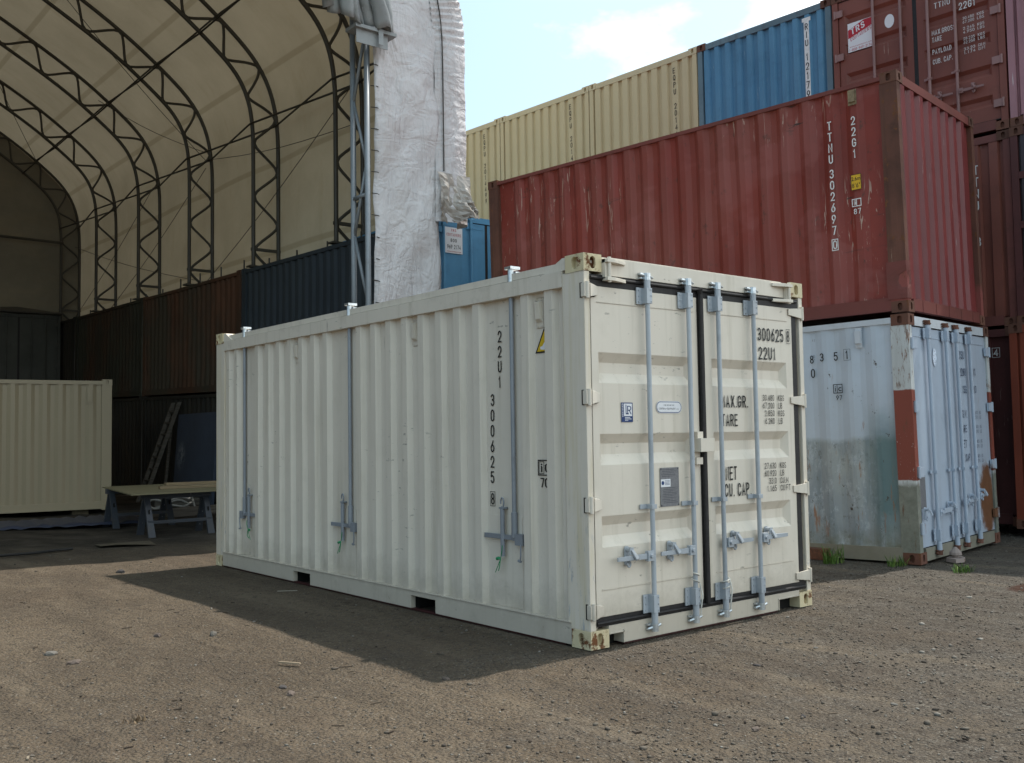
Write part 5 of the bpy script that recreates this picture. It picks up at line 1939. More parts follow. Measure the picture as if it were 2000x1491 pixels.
    rows = []
    rr = random.Random(5)
    s_lo, s_hi, s_end = ARC_S[lo], ARC_S[int(np.argmin(np.abs(ARC[:n // 2, 1] - 10.2)))], ARC_S[n - 1 - lo]
    for sv in np.concatenate([np.arange(s_lo, s_hi, 0.035), np.arange(s_hi, s_end, 0.25)]):
        A = [np.interp(sv, ARC_S, q) for q in (ARC[:, 0], ARC[:, 1], NIN[:, 0], NIN[:, 1])]
        row = []
        for k, (ins, dy) in enumerate(sect):
            g = 0.0
            q = 0.0
            if sv < s_hi:
                # gathered where the leg turns into the roof, nearly smooth below
                m = max(0.0, min(1.0, (A[1] - 7.85) / 0.25))
                ph = 6.283 * sv / 0.125 + 0.9 * math.sin(1.7 * k) + 1.3 * math.sin(sv * 5.0)
                g = (0.030 * m + 0.004) * math.sin(ph) * (0.5 + 0.5 * math.sin(math.pi * min(1, k / 5.0)))
                g += 0.010 * math.sin(sv * 4.1 + k)
                q = 0.006 * math.sin(sv * 9 + k)
            ii = ins + q
            row.append((A[0] + A[2] * ii, YF + dy + g, tz(YF, A[1] + A[3] * ii)))
        rows.append(row)
    mb.sheet(rows)
    mb.build('front_edge_fabric', M_WFAB, root, smooth=True, origin=O)
    # seam rope at the inner edge of the sleeve
    mb = MB()
    mb.tube([arc_pt(i, YF - 0.095, 0.46) for i in range(lo + 4, n // 2)], 0.011, 6)
    mb.build('seam_rope', M_CABLE, root, origin=O)
    # --- flat cloth between sleeve and doorway, with a scalloped laced hem
    mb = MB()
    zs = np.linspace(-0.12, 8.75, 90)
    rows = []
    for k, zl in enumerate(zs):
        # doorway edge
        if zl < 8.1:
            xi = 3.225 + 0.022 * abs(math.sin(zl * 3.6)) + 0.012 * math.sin(zl * 1.3)
        else:
            xi = 3.225 - (zl - 8.1) * 0.5
        xo = 4.95
        j = int(np.argmin(np.abs(ARC[:n // 2, 1] - max(0, zl))))
        xo = ARC[j][0] - 0.50
        row = []
        for t in np.linspace(0, 1, 16):
            x = xi + (xo - xi) * t
            dy = 0.018 * math.sin(3.0 * zl + 6 * x) + 0.014 * math.sin(5.1 * zl - 9 * x + 1) + 0.012 * math.sin(1.7 * zl + 2.2)
            if t < 0.24:
                dy += 0.03 * math.sin(math.pi * t / 0.24)
            row.append((x, YF - 0.01 - dy, tz(YF, zl) + 0.12))
        rows.append(row)
    mb.sheet(rows)
    mb.build('front_fabric', M_WFAB, root, smooth=True, origin=O, thick=0.006)
    # cloth gable above the doorway (follows the arch inside the sleeve)
    mb = MB()
    rows = []
    for i in range(int(np.argmin(np.abs(ARC[:n // 2, 1] - 8.7))), n // 2 + 1):
        a = Vector(arc_pt(i, YF - 0.0, 0.5)); b = Vector(arc_pt(i, YF - 0.0, 1.75))
        rows.append([a.lerp(b, t) for t in (0, 0.33, 0.66, 1)])
    mb.sheet(rows)
    mb.build('gable_fabric', M_WFAB, root, smooth=True, origin=O)
    # laces
    for zl in np.arange(3.4, 8.0, 0.33):
        mb = MB()
        z = tz(YF, zl)
        mb.tube([(3.215, YF + 0.03, z + 0.02), (3.265, YF - 0.05, z), (3.295, YF - 0.06, z - 0.01)], 0.007, 5)
        mb.build('lacing', M_CABLE, root, origin=O)
    # --- doorway post: a ladder truss
    mb = MB()
    zt, zb = 8.15, 0.0
    mb.tube([(3.19, YF + 0.10, zb - 0.1), (3.19, YF + 0.10, zt)], 0.045, 10)
    post = mb.build('door_post', M_PIPE, root, smooth=True, origin=O)
    mb = MB()
    mb.tube([(3.19, YF + 0.52, zb - 0.1), (3.19, YF + 0.52, zt)], 0.045, 10)
    mb.build('door_post_rear', M_PIPE, root, smooth=True, origin=O).name = 'door_post'
    mb = MB()
    z = 0.3
    k = 0
    while z < 7.6:
        mb.tube([(3.19, YF + (0.12 if k % 2 else 0.50), z), (3.19, YF + (0.50 if k % 2 else 0.12), z + 1.05)], 0.026, 8)
        z += 1.05
        k += 1
    for z in (5.05,):
        mb.box(3.16, 3.22, YF + 0.1, YF + 0.52, z, z + 0.05)
    mb.build('post_lacing', M_PIPE, post, smooth=True, origin=O)
    # --- door head: steel angle with the rolled-up door cloth above it
    mb = MB()
    mb.box(2.74, 3.44, YF - 0.36, YF - 0.05, 7.41, 7.46)
    mb.box(2.78, 3.32, YF - 0.30, YF - 0.288, 7.20, 7.4095)
    mb.box(3.12, 3.20, YF - 0.37, YF - 0.3605, 7.22, 7.46)
    mb.build('head_bracket', M_TARP, root, origin=O)
    mb = MB()
    rr = random.Random(9)
    for f in range(11):
        # long folds hanging one over another
        x0 = 3.34 - f * 0.135
        zb = 7.47 if x0 > 2.75 else 7.44 + (2.80 - x0) * 0.50
        rows = []
        for k in range(14):
            t = k / 13
            z = zb + 1.35 * t
            lean = -0.50 * t + 0.03 * math.sin(7 * t + f)
            wv = 0.115 + 0.03 * math.sin(4 * t + 1.3 * f)
            dy = -0.12 - 0.10 * math.sin(f * 1.7) - 0.12 * math.sin(math.pi * t)
            rows.append([(x0 + lean + wv * u + rr.uniform(-0.008, 0.008), YF - 0.12 + dy - 0.10 * (1 - u * u) + rr.uniform(-0.01, 0.01), z + 0.03 * math.sin(3 * u + f)) for u in (-1, -0.7, -0.3, 0, 0.35, 0.7, 1)])
        mb.sheet(rows)
    mb.build('rolled_door', M_TARP, root, smooth=True, origin=O, thick=0.008)
    # the roll goes on up and over the doorway under the gable
    mb = MB()
    pts = [(2.95, YF - 0.25, 7.95), (2.45, YF - 0.25, 8.45), (1.6, YF - 0.25, 9.25), (0.4, YF - 0.25, 10.1), (-1.5, YF - 0.25, 11.2), (-4.0, YF - 0.25, 12.0), (-7, YF - 0.25, 10.9), (-10.4, YF - 0.25, 8.6)]
    mb.tube(pts, [0.16, 0.20, 0.2, 0.22, 0.22, 0.22, 0.2, 0.2], 12)
    mb.build('rolled_door_top', M_TARP, root, smooth=True, origin=O).name = 'rolled_door'
    # --- torn flap at the foot of the sleeve, lying on the blue box
    mb = MB()
    rows = []
    rr = random.Random(4)
    for k in range(17):
        t = k / 16
        z = 5.56 - 0.76 * t
        x0, x1 = 4.33 + 0.10 * t + 0.04 * math.sin(6 * t), 4.96 + 0.20 * t ** 3
        row = []
        for u in np.linspace(0, 1, 15):
            cr = (0.045 * math.sin(8 * u + 3 * t) + 0.02 * math.sin(19 * u - 8 * t + 1)) * (0.35 + t) + rr.uniform(-0.022, 0.022) * (0.3 + t)
            row.append((x0 + (x1 - x0) * u, YF - 0.10 - 0.10 * t * u - cr, z + 0.04 * math.sin(5 * u + 3 * t) * t + (0.10 * u * t if t > 0.6 else 0) + (rr.uniform(-0.04, 0.02) if k == 16 else 0)))
        rows.append(row)
    mb.sheet(rows)
    mb.build('torn_flap', M_TORN, root, smooth=False, origin=O, thick=0.006)
    # beam under the cloth on the container roofs
    mb = MB()
    for y in np.arange(9.3, 29.0, 1.25):
        mb.tube([(4.55, y, tz(y, 5.19)), (4.55, y, tz(y, 5.36 + 0.12 * (int(y * 7) % 3 == 0)))], 0.018, 6)
    mb.tube([(4.86, 9.2, tz(9.2, 5.30)), (4.86, 29.4, tz(29.4, 5.30))], 0.05, 6)
    mb.build('base_rail', M_TUBE, root, origin=O)
    return root


build_shelter()


# --- containers under the shelter's right wall
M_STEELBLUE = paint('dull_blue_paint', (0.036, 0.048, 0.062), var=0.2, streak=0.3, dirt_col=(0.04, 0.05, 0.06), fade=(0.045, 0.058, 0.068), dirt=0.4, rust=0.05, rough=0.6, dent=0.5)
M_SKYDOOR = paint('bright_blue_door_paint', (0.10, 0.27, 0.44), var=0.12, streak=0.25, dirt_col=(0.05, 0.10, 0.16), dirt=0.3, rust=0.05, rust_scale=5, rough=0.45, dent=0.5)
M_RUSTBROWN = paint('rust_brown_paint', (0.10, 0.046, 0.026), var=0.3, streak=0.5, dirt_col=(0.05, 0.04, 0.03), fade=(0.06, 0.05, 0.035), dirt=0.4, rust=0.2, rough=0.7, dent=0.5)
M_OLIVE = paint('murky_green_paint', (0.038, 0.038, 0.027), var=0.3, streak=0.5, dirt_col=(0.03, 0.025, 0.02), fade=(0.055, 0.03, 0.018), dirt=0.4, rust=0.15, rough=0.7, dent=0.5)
M_DARKGREY = paint('dark_grey_paint', (0.025, 0.024, 0.021), var=0.35, streak=0.5, dirt_col=(0.02, 0.018, 0.015), fade=(0.036, 0.03, 0.022), dirt=0.5, rust=0.2, rough=0.75, dent=0.5)  # near-black grey base with streaks, blotches and rust

ROTT = (TILT, 0, 0)
XF = 4.25


def inner(label, y, lvl, body, front='end', x=XF, frame=None):
    z = tz(y, 0.0 if lvl == 1 else 2.591)
    r = thing('shipping_container', label, 'container', (x, y, z), ROTT, 'shipping containers')
    container_frame(r, dict(frame=frame or body, casting=frame or body, post=frame or body, body=body))
    side_wall(r, body, True, nz=6, wob=0.015)
    if front == 'end':
        end_wall(r, body, True)
    return r


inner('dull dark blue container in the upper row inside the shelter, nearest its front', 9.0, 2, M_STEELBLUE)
r = thing('shipping_container', 'blue container with a phone sticker on its door, below the torn white fabric', 'container', (4.88, 8.72, 2.6), (0, 0, 0), 'shipping containers')
container_frame(r, dict(frame=M_SKYDOOR, casting=M_BLUE_FRAME, post=M_SKYDOOR, body=M_SKYDOOR), rail_h=0.05)
side_wall(r, M_SKYDOOR, True); side_wall(r, M_SKYDOOR, False)
plain_doors(r, M_SKYDOOR, (0.16, 0.735, 1.62, 2.03), mid=1.10, bmat=M_SKYDOOR)
G = Face(face_front().p(0, 0, -0.020), (1, 0, 0), (0, -1, 0))
SGX = 0.215
sg = put('company_sticker', M_LABELWHITE, r, lambda m: plate(m, G, SGX, SGX + 0.36, 1.895, 2.335, 0.013, 0.016))
put('sticker_print', M_REDVINYL, sg, lambda m: (write(m, G, 'TRS', SGX + 0.12, SGX + 0.23, 2.265, 2.31, d=0.0172, bold=0.02), write(m, G, 'CONTAINERS', SGX + 0.03, SGX + 0.33, 2.185, 2.235, d=0.0172), write(m, G, 'www.trscontainers.com', SGX + 0.03, SGX + 0.33, 1.915, 1.935, d=0.0172)))
put('sticker_number', M_BLACK, sg, lambda m: write(m, G, '800', SGX + 0.11, SGX + 0.24, 2.085, 2.145, d=0.0172, bold=0.02))
put('sticker_number', M_BLACK, sg, lambda m: write(m, G, '969 2174', SGX + 0.04, SGX + 0.32, 1.97, 2.04, d=0.0172, bold=0.02))
put('end_lettering', M_NAVYTEXT, r, lambda m: write(m, G, '1', 1.08, 1.13, 2.10, 2.22, d=0.014))
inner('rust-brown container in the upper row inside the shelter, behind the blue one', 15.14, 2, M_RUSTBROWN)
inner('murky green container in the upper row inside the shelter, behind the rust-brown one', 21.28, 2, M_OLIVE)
inner('dark grey container deepest in the upper row, at the foot of the last truss', 27.42, 2, M_DARKGREY)
inner('dark grey stained container on the shelter floor behind the ladder and the blue-grey panel', 15.14, 1, M_DARKGREY)
inner('dark grey container on the shelter floor, just right of the tan one', 21.28, 1, M_DARKGREY)

M_GREYEND = paint('grey_end_paint', (0.065, 0.068, 0.060), var=0.25, streak=0.4, dirt_col=(0.05, 0.045, 0.04), dirt=0.4, rust=0.1, rough=0.7, dent=0.4)
r = thing('shipping_container', 'grey container by the end wall, its doors showing over the tan one', 'container', (1.72, 28.6, 2.86), (0, 0, 0), 'shipping containers')
container_frame(r, dict(frame=M_GREYEND, casting=M_GREYEND, post=M_GREYEND, body=M_GREYEND))
plain_doors(r, M_GREYEND, (0.45, 0.86, 1.58, 1.99), mid=1.22)
side_wall(r, M_GREYEND, True); side_wall(r, M_GREYEND, False)
r = thing('steel_beam', 'dark bundle of pipes lying on the grey container by the end wall', 'pipes', (1.7, 28.4, 5.455))
m = MB()
for k in range(6):
    m.tube([(-0.2, 0.1 + 0.09 * k, 0.05 + 0.02 * (k % 2)), (1.2, 0.12 + 0.08 * k, 0.04 + 0.06 * (k % 3)), (2.5, 0.1 + 0.09 * k, 0.05)], 0.045, 6)
m.build('pipe_bundle', M_TUBE, r)

# --- the freshly painted tan box standing in the shelter
M_TAN_IN = paint('fresh_tan_paint', (0.305, 0.252, 0.165), var=0.03, streak=0.08, dirt_col=(0.30, 0.25, 0.15), rough=0.4, dent=0.15)
a = math.atan2(-0.135, 0.99)
yaw = a
dirv = Vector((math.cos(yaw), math.sin(yaw), 0))
# its long side faces the yard: local left wall turned to the front
rz = yaw + math.pi / 2
c0 = Vector((1.793, 15.648, 0.054))
r = thing('shipping_container', 'plain tan container with a freshly painted long side, inside the shelter', 'container', c0, (0, 0, rz), 'shipping containers')
container_frame(r, dict(frame=M_TAN_IN, casting=M_TAN_IN, post=M_TAN_IN, body=M_TAN_IN))
side_wall(r, M_TAN_IN, True, pitch=0.278, phase=0.1)
side_wall(r, M_TAN_IN, False)
end_wall(r, M_TAN_IN, True); end_wall(r, M_TAN_IN, False)
f = Face(face_left().p(0, 0, -0.010), (0, -1, 0), (-1, 0, 0))
put('ventilator', M_TAN_IN, r, lambda m: (plate(m, f, -0.47, -0.36, 2.10, 2.42, 0.001, 0.008), plate(m, f, -0.455, -0.375, 2.14, 2.38, 0.0085, 0.03)))
m = MB()
for k in range(4):
    m.box(0.15, 0.40, 0.4 + 1.7 * k, 0.7 + 1.7 * k, -0.16, 0.018)
tag(m.build('timber_blocks', flat_mat('block_timber', (0.10, 0.08, 0.05), 0.9, var=0.3), None, origin=(0, 0, 0)), 'dark timber blocks under the tan container in the shelter', 'timber')
bpy.data.objects['timber_blocks'].location = c0
bpy.data.objects['timber_blocks'].rotation_euler = (0, 0, rz)


# ================================================================== small things in the yard and the shelter
def gz(x, y):
    return float(g_height(np.array(x), np.array(y)))


M_HORSE = paint('worn_steel_blue_leg', (0.048, 0.055, 0.067), var=0.2, dirt=0.5, dirt_col=(0.07, 0.06, 0.05), rust=0.12, scratch=1.0, scratch_col=(0.45, 0.47, 0.5), rough=0.45)
M_BOARD = paint('painted_board', (0.189, 0.167, 0.099), var=0.1, dirt=0.4, dirt_col=(0.2, 0.17, 0.1), rough=0.6)


def wood_mat(name, a, b, sc=(1.5, 30, 30)):
    t = NT(name)
    n = t.noise(1.0, 6, 0.6, t.map(sc), 0.6)
    c = t.mix(t.step(n, 0.35, 0.65), a, b)
    t.principled(c, 0.8, t.bump(n, 0.4, 0.003), spec=0.2)
    return t.m


M_WOOD = wood_mat('sawn_timber', (0.30, 0.235, 0.15), (0.20, 0.145, 0.085))
M_DARKWOOD = wood_mat('red_brown_timber', (0.17, 0.075, 0.045), (0.10, 0.05, 0.035))
M_LADDER = wood_mat('grimy_ladder_wood', (0.13, 0.115, 0.095), (0.07, 0.06, 0.05))


def sawhorse(label, xa, xb, yc, h=0.66, spread=0.27):
    r = thing('sawhorse', label, 'sawhorse', (xa, yc, gz(xa, yc)), (0, 0, 0), 'sawhorses under the board')
    w = xb - xa
    put('top_beam', M_HORSE, r, lambda m: m.box(-0.06, w + 0.06, -0.04, 0.04, h - 0.085, h))
    for x in (0.03, w - 0.03):
        for sg in (-1, 1):
            m = MB()
            a = [(x - 0.04, sg * 0.03 - 0.02, h - 0.07), (x + 0.04, sg * 0.03 - 0.02, h - 0.07), (x + 0.045, sg * 0.03 + 0.02, h - 0.07), (x - 0.045, sg * 0.03 + 0.02, h - 0.07)]
            b = [(x - 0.055, sg * spread - 0.02, 0.0), (x + 0.055, sg * spread - 0.02, 0.0), (x + 0.055, sg * spread + 0.02, 0.0), (x - 0.055, sg * spread + 0.02, 0.0)]
            m.hexa(b, a)
            leg = m.build('leg', M_HORSE, r)
            f = 0.36
            yy = sg * (0.03 + (spread - 0.03) * (1 - f / (h - 0.07)))
            put('leg_slot', M_DARK, leg, lambda m: m.box(x - 0.012, x + 0.012, yy + (-0.022 if sg < 0 else 0.0205) - 0.002, yy + (-0.0205 if sg < 0 else 0.022) + 0.002, f - 0.06, f + 0.06))
    put('stretcher', M_HORSE, r, lambda m: m.box(0.0, w, -0.20, -0.18, 0.20, 0.25))
    return r


sawhorse('front sawhorse of the two holding up the tan board', 0.82, 1.82, 10.86)
sawhorse('rear sawhorse of the two holding up the tan board', 0.86, 1.86, 12.70)
bz = gz(1, 10.9) + 0.662
m = MB()
m.hexa([(0.50, 10.48, bz), (2.95, 10.55, bz), (2.95, 13.35, bz + 0.012), (0.92, 13.30, bz + 0.012)],
       [(0.50, 10.48, bz + 0.02), (2.95, 10.55, bz + 0.02), (2.95, 13.35, bz + 0.032), (0.92, 13.30, bz + 0.032)])
ob = m.build('tabletop_board', M_BOARD, None, origin=(0.5, 10.5, bz))
ob.location = (0.5, 10.5, bz)
tag(ob, 'thin tan board laid across two sawhorses inside the shelter', 'board')
for k, (x, y, dz, rz_, L_, lab) in enumerate(((1.30, 11.55, 0.024, -0.10, 1.15, 'wider pale plank lying on the tan board'), (1.42, 11.62, 0.074, -0.06, 0.85, 'shorter plank stacked on another plank on the tan board'))):
    m = MB()
    m.box(0, L_, -0.07, 0.07, 0, 0.045)
    ob = m.build('plank', M_WOOD, None)
    ob.location = (x, y, bz + dz + 0.004)
    ob.rotation_euler = (0, 0, rz_)
    tag(ob, lab, 'plank', 'planks on the board')

# ladder leaning against the lower row
r = thing('ladder', 'grimy wooden ladder leaning on the dark containers in the shelter', 'ladder', (3.25, 18.3, gz(3.25, 18.3)))
top = Vector((0.92, 0.25, 2.32))
for off in (-0.2, 0.2):
    o = Vector((0, off, 0))
    m = MB()
    d = Vector((0.045, 0, 0))
    e = Vector((0, 0.022, 0))
    m.hexa([o - d - e, o + d - e, o + d + e, o - d + e], [o + top - d - e, o + top + d - e, o + top + d + e, o + top - d + e])
    m.build('rail', M_LADDER, r)
for k in range(8):
    c = top * (0.1 + 0.115 * k)
    put('rung', M_LADDER, r, lambda m: m.box(c.x - 0.03, c.x + 0.03, c.y - 0.18, c.y + 0.18, c.z - 0.018, c.z + 0.018))
put('rear_leg', M_LADDER, r, lambda m: m.hexa([(0.62, 0.30, 0.0), (0.68, 0.30, 0.0), (0.68, 0.35, 0), (0.62, 0.35, 0)], [(0.90, 0.44, 2.3), (0.96, 0.44, 2.3), (0.96, 0.49, 2.3), (0.90, 0.49, 2.3)]))


def splash(t, c):
    n = t.noise(6, 7, 0.75)
    d = t.n.new('ShaderNodeVectorMath'); d.operation = 'DISTANCE'
    t.l.new(t.map((0, 1.0, 0.8)), d.inputs[0])
    d.inputs[1].default_value = (0, 2.0, 1.15 * 0.8)
    f = t.math('MULTIPLY', t.step(t.math('ADD', d.outputs['Value'], t.math('MULTIPLY', n, 0.6)), 0.62, 0.45), t.step(n, 0.45, 0.6))
    return t.mix(f, c, (0.30, 0.31, 0.33))


M_PANEL = paint('blue_grey_panel', (0.059, 0.073, 0.105), var=0.15, dirt=0.3, dirt_col=(0.03, 0.03, 0.03), rough=0.55, dent=0.4, extra=splash)
m = MB()
m.hexa([(-0.22, 0, 0), (-0.16, 0, 0), (-0.16, 2.35, 0), (-0.22, 2.35, 0)], [(-0.06, 0, 2.12), (-0.01, 0, 2.12), (-0.01, 2.35, 2.12), (-0.06, 2.35, 2.12)])
ob = m.build('steel_panel', M_PANEL, None)
ob.location = (XF, 16.1, tz(17, 0) + 0.02)
tag(ob, 'blue-grey steel panel with a white paint splash, leaned against the dark containers', 'panel')

# things on the shelter floor
m = MB()
pts = [(-2.4, 8.55), (-1.9, 8.78), (-1.62, 8.9), (-1.2, 9.05), (-0.85, 9.3), (-0.62, 9.42)]
m.tube([(x + 2.4, y - 8.55, gz(x, y) + 0.02) for x, y in pts], 0.018, 8)
ob = m.build('cable', flat_mat('black_cable', (0.02, 0.02, 0.02), 0.5), None, smooth=True)
ob.location = (-2.4, 8.55, 0)
tag(ob, 'black cable lying across the shelter entrance', 'cable')
m = MB()
base = Vector((-0.22, 9.55, gz(-0.2, 9.6)))
rows = [[Vector((0.0 + u * 0.75 + 0.06 * v, 0.45 * v - 0.06 * u, 0.006 + 0.022 * math.sin(3 * u + 1) * (1 - v))) for u in np.linspace(0, 1, 8)] for v in (0, 0.5, 1)]
m.sheet(rows)
ob = m.build('cardboard_sheet', flat_mat('dusty_card', (0.085, 0.07, 0.048), 0.8, var=0.2), None, thick=0.006)
ob.location = base
tag(ob, 'flat sheet of dusty card on the floor before the sawhorses', 'sheet')
m = MB()
rr = random.Random(2)
rows = []
for i in range(28):
    rows.append([Vector((0.13 * i, 0.30 * j - 0.05 * i * 0.4, 0.02 + 0.09 * abs(math.sin(i * 0.9 + j * 1.3)) * math.sin(math.pi * j / 6) + rr.uniform(0, 0.035))) for j in range(7)])
m.sheet(rows)
ob = m.build('tarpaulin', paint('navy_tarpaulin', (0.028, 0.035, 0.06), var=0.3, dirt=0.4, dirt_col=(0.1, 0.09, 0.08), rough=0.45, dent=0.6), None, smooth=True, thick=0.006)
ob.location = (-1.9, 13.1, gz(0, 13.4))
tag(ob, 'crumpled navy tarpaulin on the floor in front of the tan container', 'tarpaulin')
# coil of hose and scrap behind the table
m = MB()
pts = []
for k in range(46):
    t = k * 0.28
    pts.append((0.42 * math.cos(t) * (1 + 0.05 * math.sin(k)), 0.34 * math.sin(t), 0.03 + 0.006 * k + 0.03 * math.sin(k * 1.3)))
pts += [(0.3, -0.6, 0.03), (0.7, -0.9, 0.02), (1.1, -0.8, 0.02)]
m.tube(pts, 0.02, 6)
ob = m.build('hose_coil', flat_mat('pale_hose', (0.25, 0.24, 0.22), 0.6), None, smooth=True)
ob.location = (2.85, 15.3, gz(2.85, 15.3))
tag(ob, 'loose coil of pale hose on the floor behind the board', 'hose')
for k, (x, y, sx, sy, sz, rz_, lab) in enumerate(((2.35, 13.9, 1.3, 0.22, 0.16, 0.3, 'long dark timber on the shelter floor behind the sawhorses'), (3.0, 16.6, 0.9, 0.7, 0.35, -0.2, 'squat dark crate by the ladder foot'))):
    m = MB()
    m.box(0, sx, 0, sy, 0, sz)
    if sz > 0.3:
        for q in range(4):
            m.box(-0.015, sx + 0.015, -0.02, -0.001, 0.02 + q * 0.085, 0.085 + q * 0.085)
    ob = m.build('timber' if k == 0 else 'crate', M_LADDER, None)
    ob.location = (x, y, gz(x, y))
    ob.rotation_euler = (0, 0, rz_)
    tag(ob, lab, 'timber' if k == 0 else 'crate')

# --- beside the pale blue box
LBM = Matrix.Translation((5.177, 0.5492, 0.0)) @ Matrix.Rotation(0.1249, 4, 'Z')
m = MB()
m.hexa([(-0.16, 0.98, 0.0), (-0.015, 0.96, 0.0), (-0.015, 2.25, 0.0), (-0.16, 2.25, 0.0)], [(-0.16, 0.98, 0.115), (-0.015, 0.965, 0.115), (-0.015, 2.25, 0.115), (-0.16, 2.25, 0.115)])
ob = m.build('timber_sleeper', M_DARKWOOD, None)
ob.matrix_world = LBM
tag(ob, 'red-brown timber along the bottom rail of the pale blue container', 'timber')
# bracket-like iron lying by the doors
r = thing('twist_lock', 'rusty twist lock lying on the gravel before the pale blue doors', 'twist lock', LBM @ Vector((0.52, -0.16, 0.0)), (0, 0, 0.3))
M_IRON = paint('flaking_iron', (0.26, 0.21, 0.19), var=0.3, rust=0.5, rust_scale=9, rough=0.8)
def tl(m):
    P = [(-0.17, -0.03), (-0.06, -0.09), (0.08, -0.08), (0.18, -0.02), (0.08, 0.08), (-0.08, 0.08)]
    m.hexa([(x, y, 0.005) for x, y in P], [(x * 0.96, y * 0.96, 0.045) for x, y in P])
put('base_plate', M_IRON, r, tl)
put('cone', M_IRON, r, lambda m: (m.tube([(0, 0, 0.045), (0, 0, 0.075)], 0.035, 10), m.tube([(0, 0, 0.075), (0, 0, 0.10), (0, 0, 0.155)], [0.066, 0.062, 0.012], 10)))

M_GRASS = None
t = NT('weed_blades')
geo = t.n.new('ShaderNodeNewGeometry')
gc = t.ramp(geo.outputs['Random Per Island'], [(0, (0.035, 0.075, 0.014)), (0.6, (0.075, 0.15, 0.025)), (1.0, (0.15, 0.20, 0.05))])
t.principled(gc, 0.6, spec=0.25)
M_GRASS = t.m


M_DRY = flat_mat('dry_stalks', (0.16, 0.11, 0.065), 0.8, var=0.3)


def weed(label, x, y, n, h, rad, seed, mat=None):
    rr = random.Random(seed)
    m = MB()
    for _ in range(n):
        a = rr.uniform(0, 6.283)
        d = rad * math.sqrt(rr.random())
        bx, by = d * math.cos(a), d * math.sin(a) * 0.6
        hh = h * rr.uniform(0.35, 1.0)
        la = rr.uniform(0, 6.283)
        lean = hh * rr.uniform(0.15, 0.75)
        dx, dy = math.cos(la), math.sin(la)
        w = rr.uniform(0.003, 0.0065)
        px, py = -dy * w, dx * w
        pts = []
        for t_, ww in ((0, 1), (0.4, 0.9), (0.75, 0.6), (1, 0.08)):
            cx, cy, cz = bx + dx * lean * t_ ** 1.8, by + dy * lean * t_ ** 1.8, hh * (t_ - 0.22 * t_ ** 3 * lean / hh)
            pts.append(((cx - px * ww, cy - py * ww, cz), (cx + px * ww, cy + py * ww, cz)))
        m.sheet([[p[0], p[1]] for p in pts])
    ob = m.build('weed_tuft', mat or M_GRASS, None)
    ob.location = (x, y, gz(x, y) - 0.005)
    tag(ob, label, 'weeds', 'weed tufts')


weed('tall green weed tuft in front of the red-brown timber', 4.80, 1.32, 90, 0.22, 0.15, 1)
weed('small green weed tuft near the corner of the pale blue container', 5.03, 0.72, 55, 0.13, 0.13, 2)
weed('low yellowish weed tuft in the gravel before the pale blue doors', 5.05, 0.06, 60, 0.10, 0.14, 3)
weed('dry withered weed tuft lying in the brown dirt', -2.76, 0.40, 18, 0.05, 0.06, 4, M_DRY)


def rock(label, x, y, r, squash=0.55, seed=0, mat=None, yaw=0.0):
    rr = random.Random(seed)
    bm = bmesh.new()
    bmesh.ops.create_icosphere(bm, subdivisions=2, radius=1)
    for v in bm.verts:
        k = 1 + 0.22 * math.sin(3.1 * v.co.x + seed) * math.cos(2.7 * v.co.y - seed) + rr.uniform(-0.10, 0.10)
        v.co = Vector((v.co.x * 1.25 * k, v.co.y * 0.85 * k, max(-0.35, v.co.z * squash * k)))
        v.co *= r
    me = bpy.data.meshes.new('rock')
    bm.to_mesh(me)
    bm.free()
    me.materials.append(mat or M_ROCK)
    ob = bpy.data.objects.new('rock', me)
    COL.objects.link(ob)
    z = gz(x, y) + float(bumps(np.array([x]), np.array([y]))[0])
    ob.location = (x, y, z + 0.12 * r * squash)
    ob.rotation_euler = (0, 0, yaw)
    tag(ob, label, 'rock', 'larger rocks')


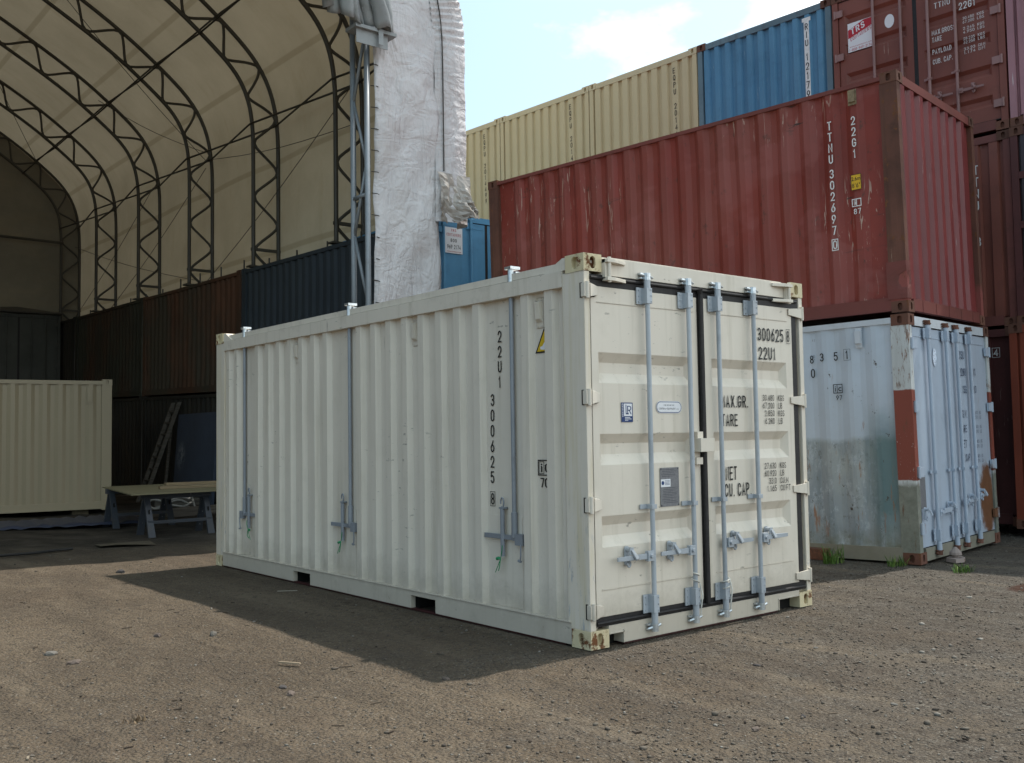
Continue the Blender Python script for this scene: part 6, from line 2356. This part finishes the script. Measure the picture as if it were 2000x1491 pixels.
M_ROCK = paint('rough_stone', (0.112, 0.086, 0.071), var=0.3, dirt=0.6, dirt_col=(0.07, 0.055, 0.045), streak=0, rough=0.9, dent=1.0)
M_ROCK2 = paint('pale_stone', (0.117, 0.108, 0.095), var=0.2, dirt=0.5, dirt_col=(0.13, 0.11, 0.09), streak=0, rough=0.9, dent=1.0)
M_ROCK3 = paint('dark_stone', (0.048, 0.042, 0.040), var=0.3, dirt=0.4, dirt_col=(0.03, 0.027, 0.025), streak=0, rough=0.9, dent=1.0)
for a in (('reddish lumpy rock just left of the shadow tip by the front of the cream container', -1.93, 0.36, 0.040, 0.6, 1, M_ROCK),
          ('flat dark rock right behind the reddish lumpy one', -1.88, 0.56, 0.038, 0.35, 2, M_ROCK3),
          ('small dark lump of rock in the sun beside the corner of the shadow', -1.13, 0.02, 0.026, 0.6, 3, M_ROCK),
          ('pale chip of rock in the brown dirt at the left', -2.65, 2.39, 0.048, 0.6, 4, M_ROCK2),
          ('dark brown rock beside the pale chip in the brown dirt', -2.60, 2.02, 0.052, 0.5, 5, M_ROCK),
          ('round rock in the sun nearest the long edge of the shadow', -1.60, 2.24, 0.040, 0.9, 6, M_ROCK2),
          ('rock lying alone in the brown dirt, left of the round one', -1.93, 2.43, 0.036, 0.8, 7, M_ROCK),
          ('dark lump at the tip of the container shadow', -1.00, 6.20, 0.052, 0.8, 8, M_ROCK3),
          ('smooth round grey rock in the gravel near the lower edge', -0.59, -1.73, 0.024, 0.9, 9, M_ROCK),
          ('dark angular rock in the gravel at the lower right', -0.24, -1.75, 0.022, 0.6, 10, M_ROCK3),
          ('pale flat rock in the gravel at the lower right', 0.30, -1.92, 0.024, 0.4, 11, M_ROCK2),
          ('blackish rock in the gravel before the door sill', 0.46, -0.95, 0.026, 0.5, 12, M_ROCK3),
          ('white chip of rock in the gravel right of the blackish one', 1.10, -0.93, 0.022, 0.4, 13, M_ROCK2)):
    rock(a[0], a[1], a[2], a[3] * 0.72, a[4], a[5], a[6], a[5] * 0.7)
m = MB()
m.hexa([(-0.075, -0.008, 0), (0.075, -0.012, 0), (0.075, 0.010, 0), (-0.07, 0.012, 0)], [(-0.075, -0.006, 0.008), (0.075, -0.010, 0.006), (0.07, 0.008, 0.006), (-0.07, 0.010, 0.008)])
ob = m.build('wood_splinter', flat_mat('bleached_wood', (0.20, 0.155, 0.105), 0.8, var=0.2), None)
ob.location = (-1.61, 1.02, gz(-1.61, 1.02) + 0.003)
ob.rotation_euler = (0, 0, -0.95)
tag(ob, 'bleached splinter of wood lying in the dirt near the shadow edge', 'splinter')
m = MB()
m.box(-0.09, 0.09, -0.004, 0.004, 0, 0.006)
ob = m.build('wood_splinter', flat_mat('pale_stick', (0.28, 0.25, 0.20), 0.8), None)
ob.location = (-0.30, 3.70, 0.002)
ob.rotation_euler = (0, 0, -0.6)
tag(ob, 'thin pale stick lying inside the container shadow', 'splinter')


def make_litter():
    rr = random.Random(21)
    m = MB()
    for _ in range(520):
        a = rr.uniform(-0.60, 0.58)
        d = 1.8 + 9.5 * rr.random() ** 1.5
        x = -4.4293 + d * (0.6325 * math.cos(a) + 0.7746 * math.sin(a))
        y = -4.6605 + d * (0.7746 * math.cos(a) - 0.6325 * math.sin(a))
        if -0.1 < x < 2.6 and -0.1 < y < 6.2:
            continue
        if y > 8.5 or x > 4.4:
            continue
        L_ = rr.choice((0.008, 0.012, 0.02, 0.032)) * rr.uniform(0.6, 1.3)
        w = rr.uniform(0.0015, 0.005)
        h = rr.uniform(0.002, 0.006)
        t_ = rr.uniform(0, 3.14)
        ux, uy = math.cos(t_), math.sin(t_)
        vx, vy = -uy * w, ux * w
        z = gz(x, y) + float(bumps(np.array([x]), np.array([y]))[0]) + 0.001
        k = rr.uniform(-0.25, 0.25)
        P = [(x - ux * L_ - vx, y - uy * L_ - vy), (x + ux * L_ - vx + vx * k * 4, y + uy * L_ - vy), (x + ux * L_ + vx, y + uy * L_ + vy), (x - ux * L_ + vx * (1 + k), y - uy * L_ + vy)]
        m.hexa([(p, q, z) for p, q in P], [(p, q, z + h * (1 if i in (0, 3) else 0.6)) for i, (p, q) in enumerate(P)])
    t = NT('twig_litter')
    geo = t.n.new('ShaderNodeNewGeometry')
    t.principled(t.ramp(geo.outputs['Random Per Island'], [(0, (0.022, 0.017, 0.014)), (0.6, (0.06, 0.045, 0.033)), (0.88, (0.13, 0.10, 0.07)), (1.0, (0.24, 0.20, 0.15))]), 0.9, spec=0.15)
    ob = m.build('litter', t.m, None)
    kind(ob, 'stuff')
    ob['label'] = 'tiny twigs and wood chips littered over the brown dirt'


make_litter()
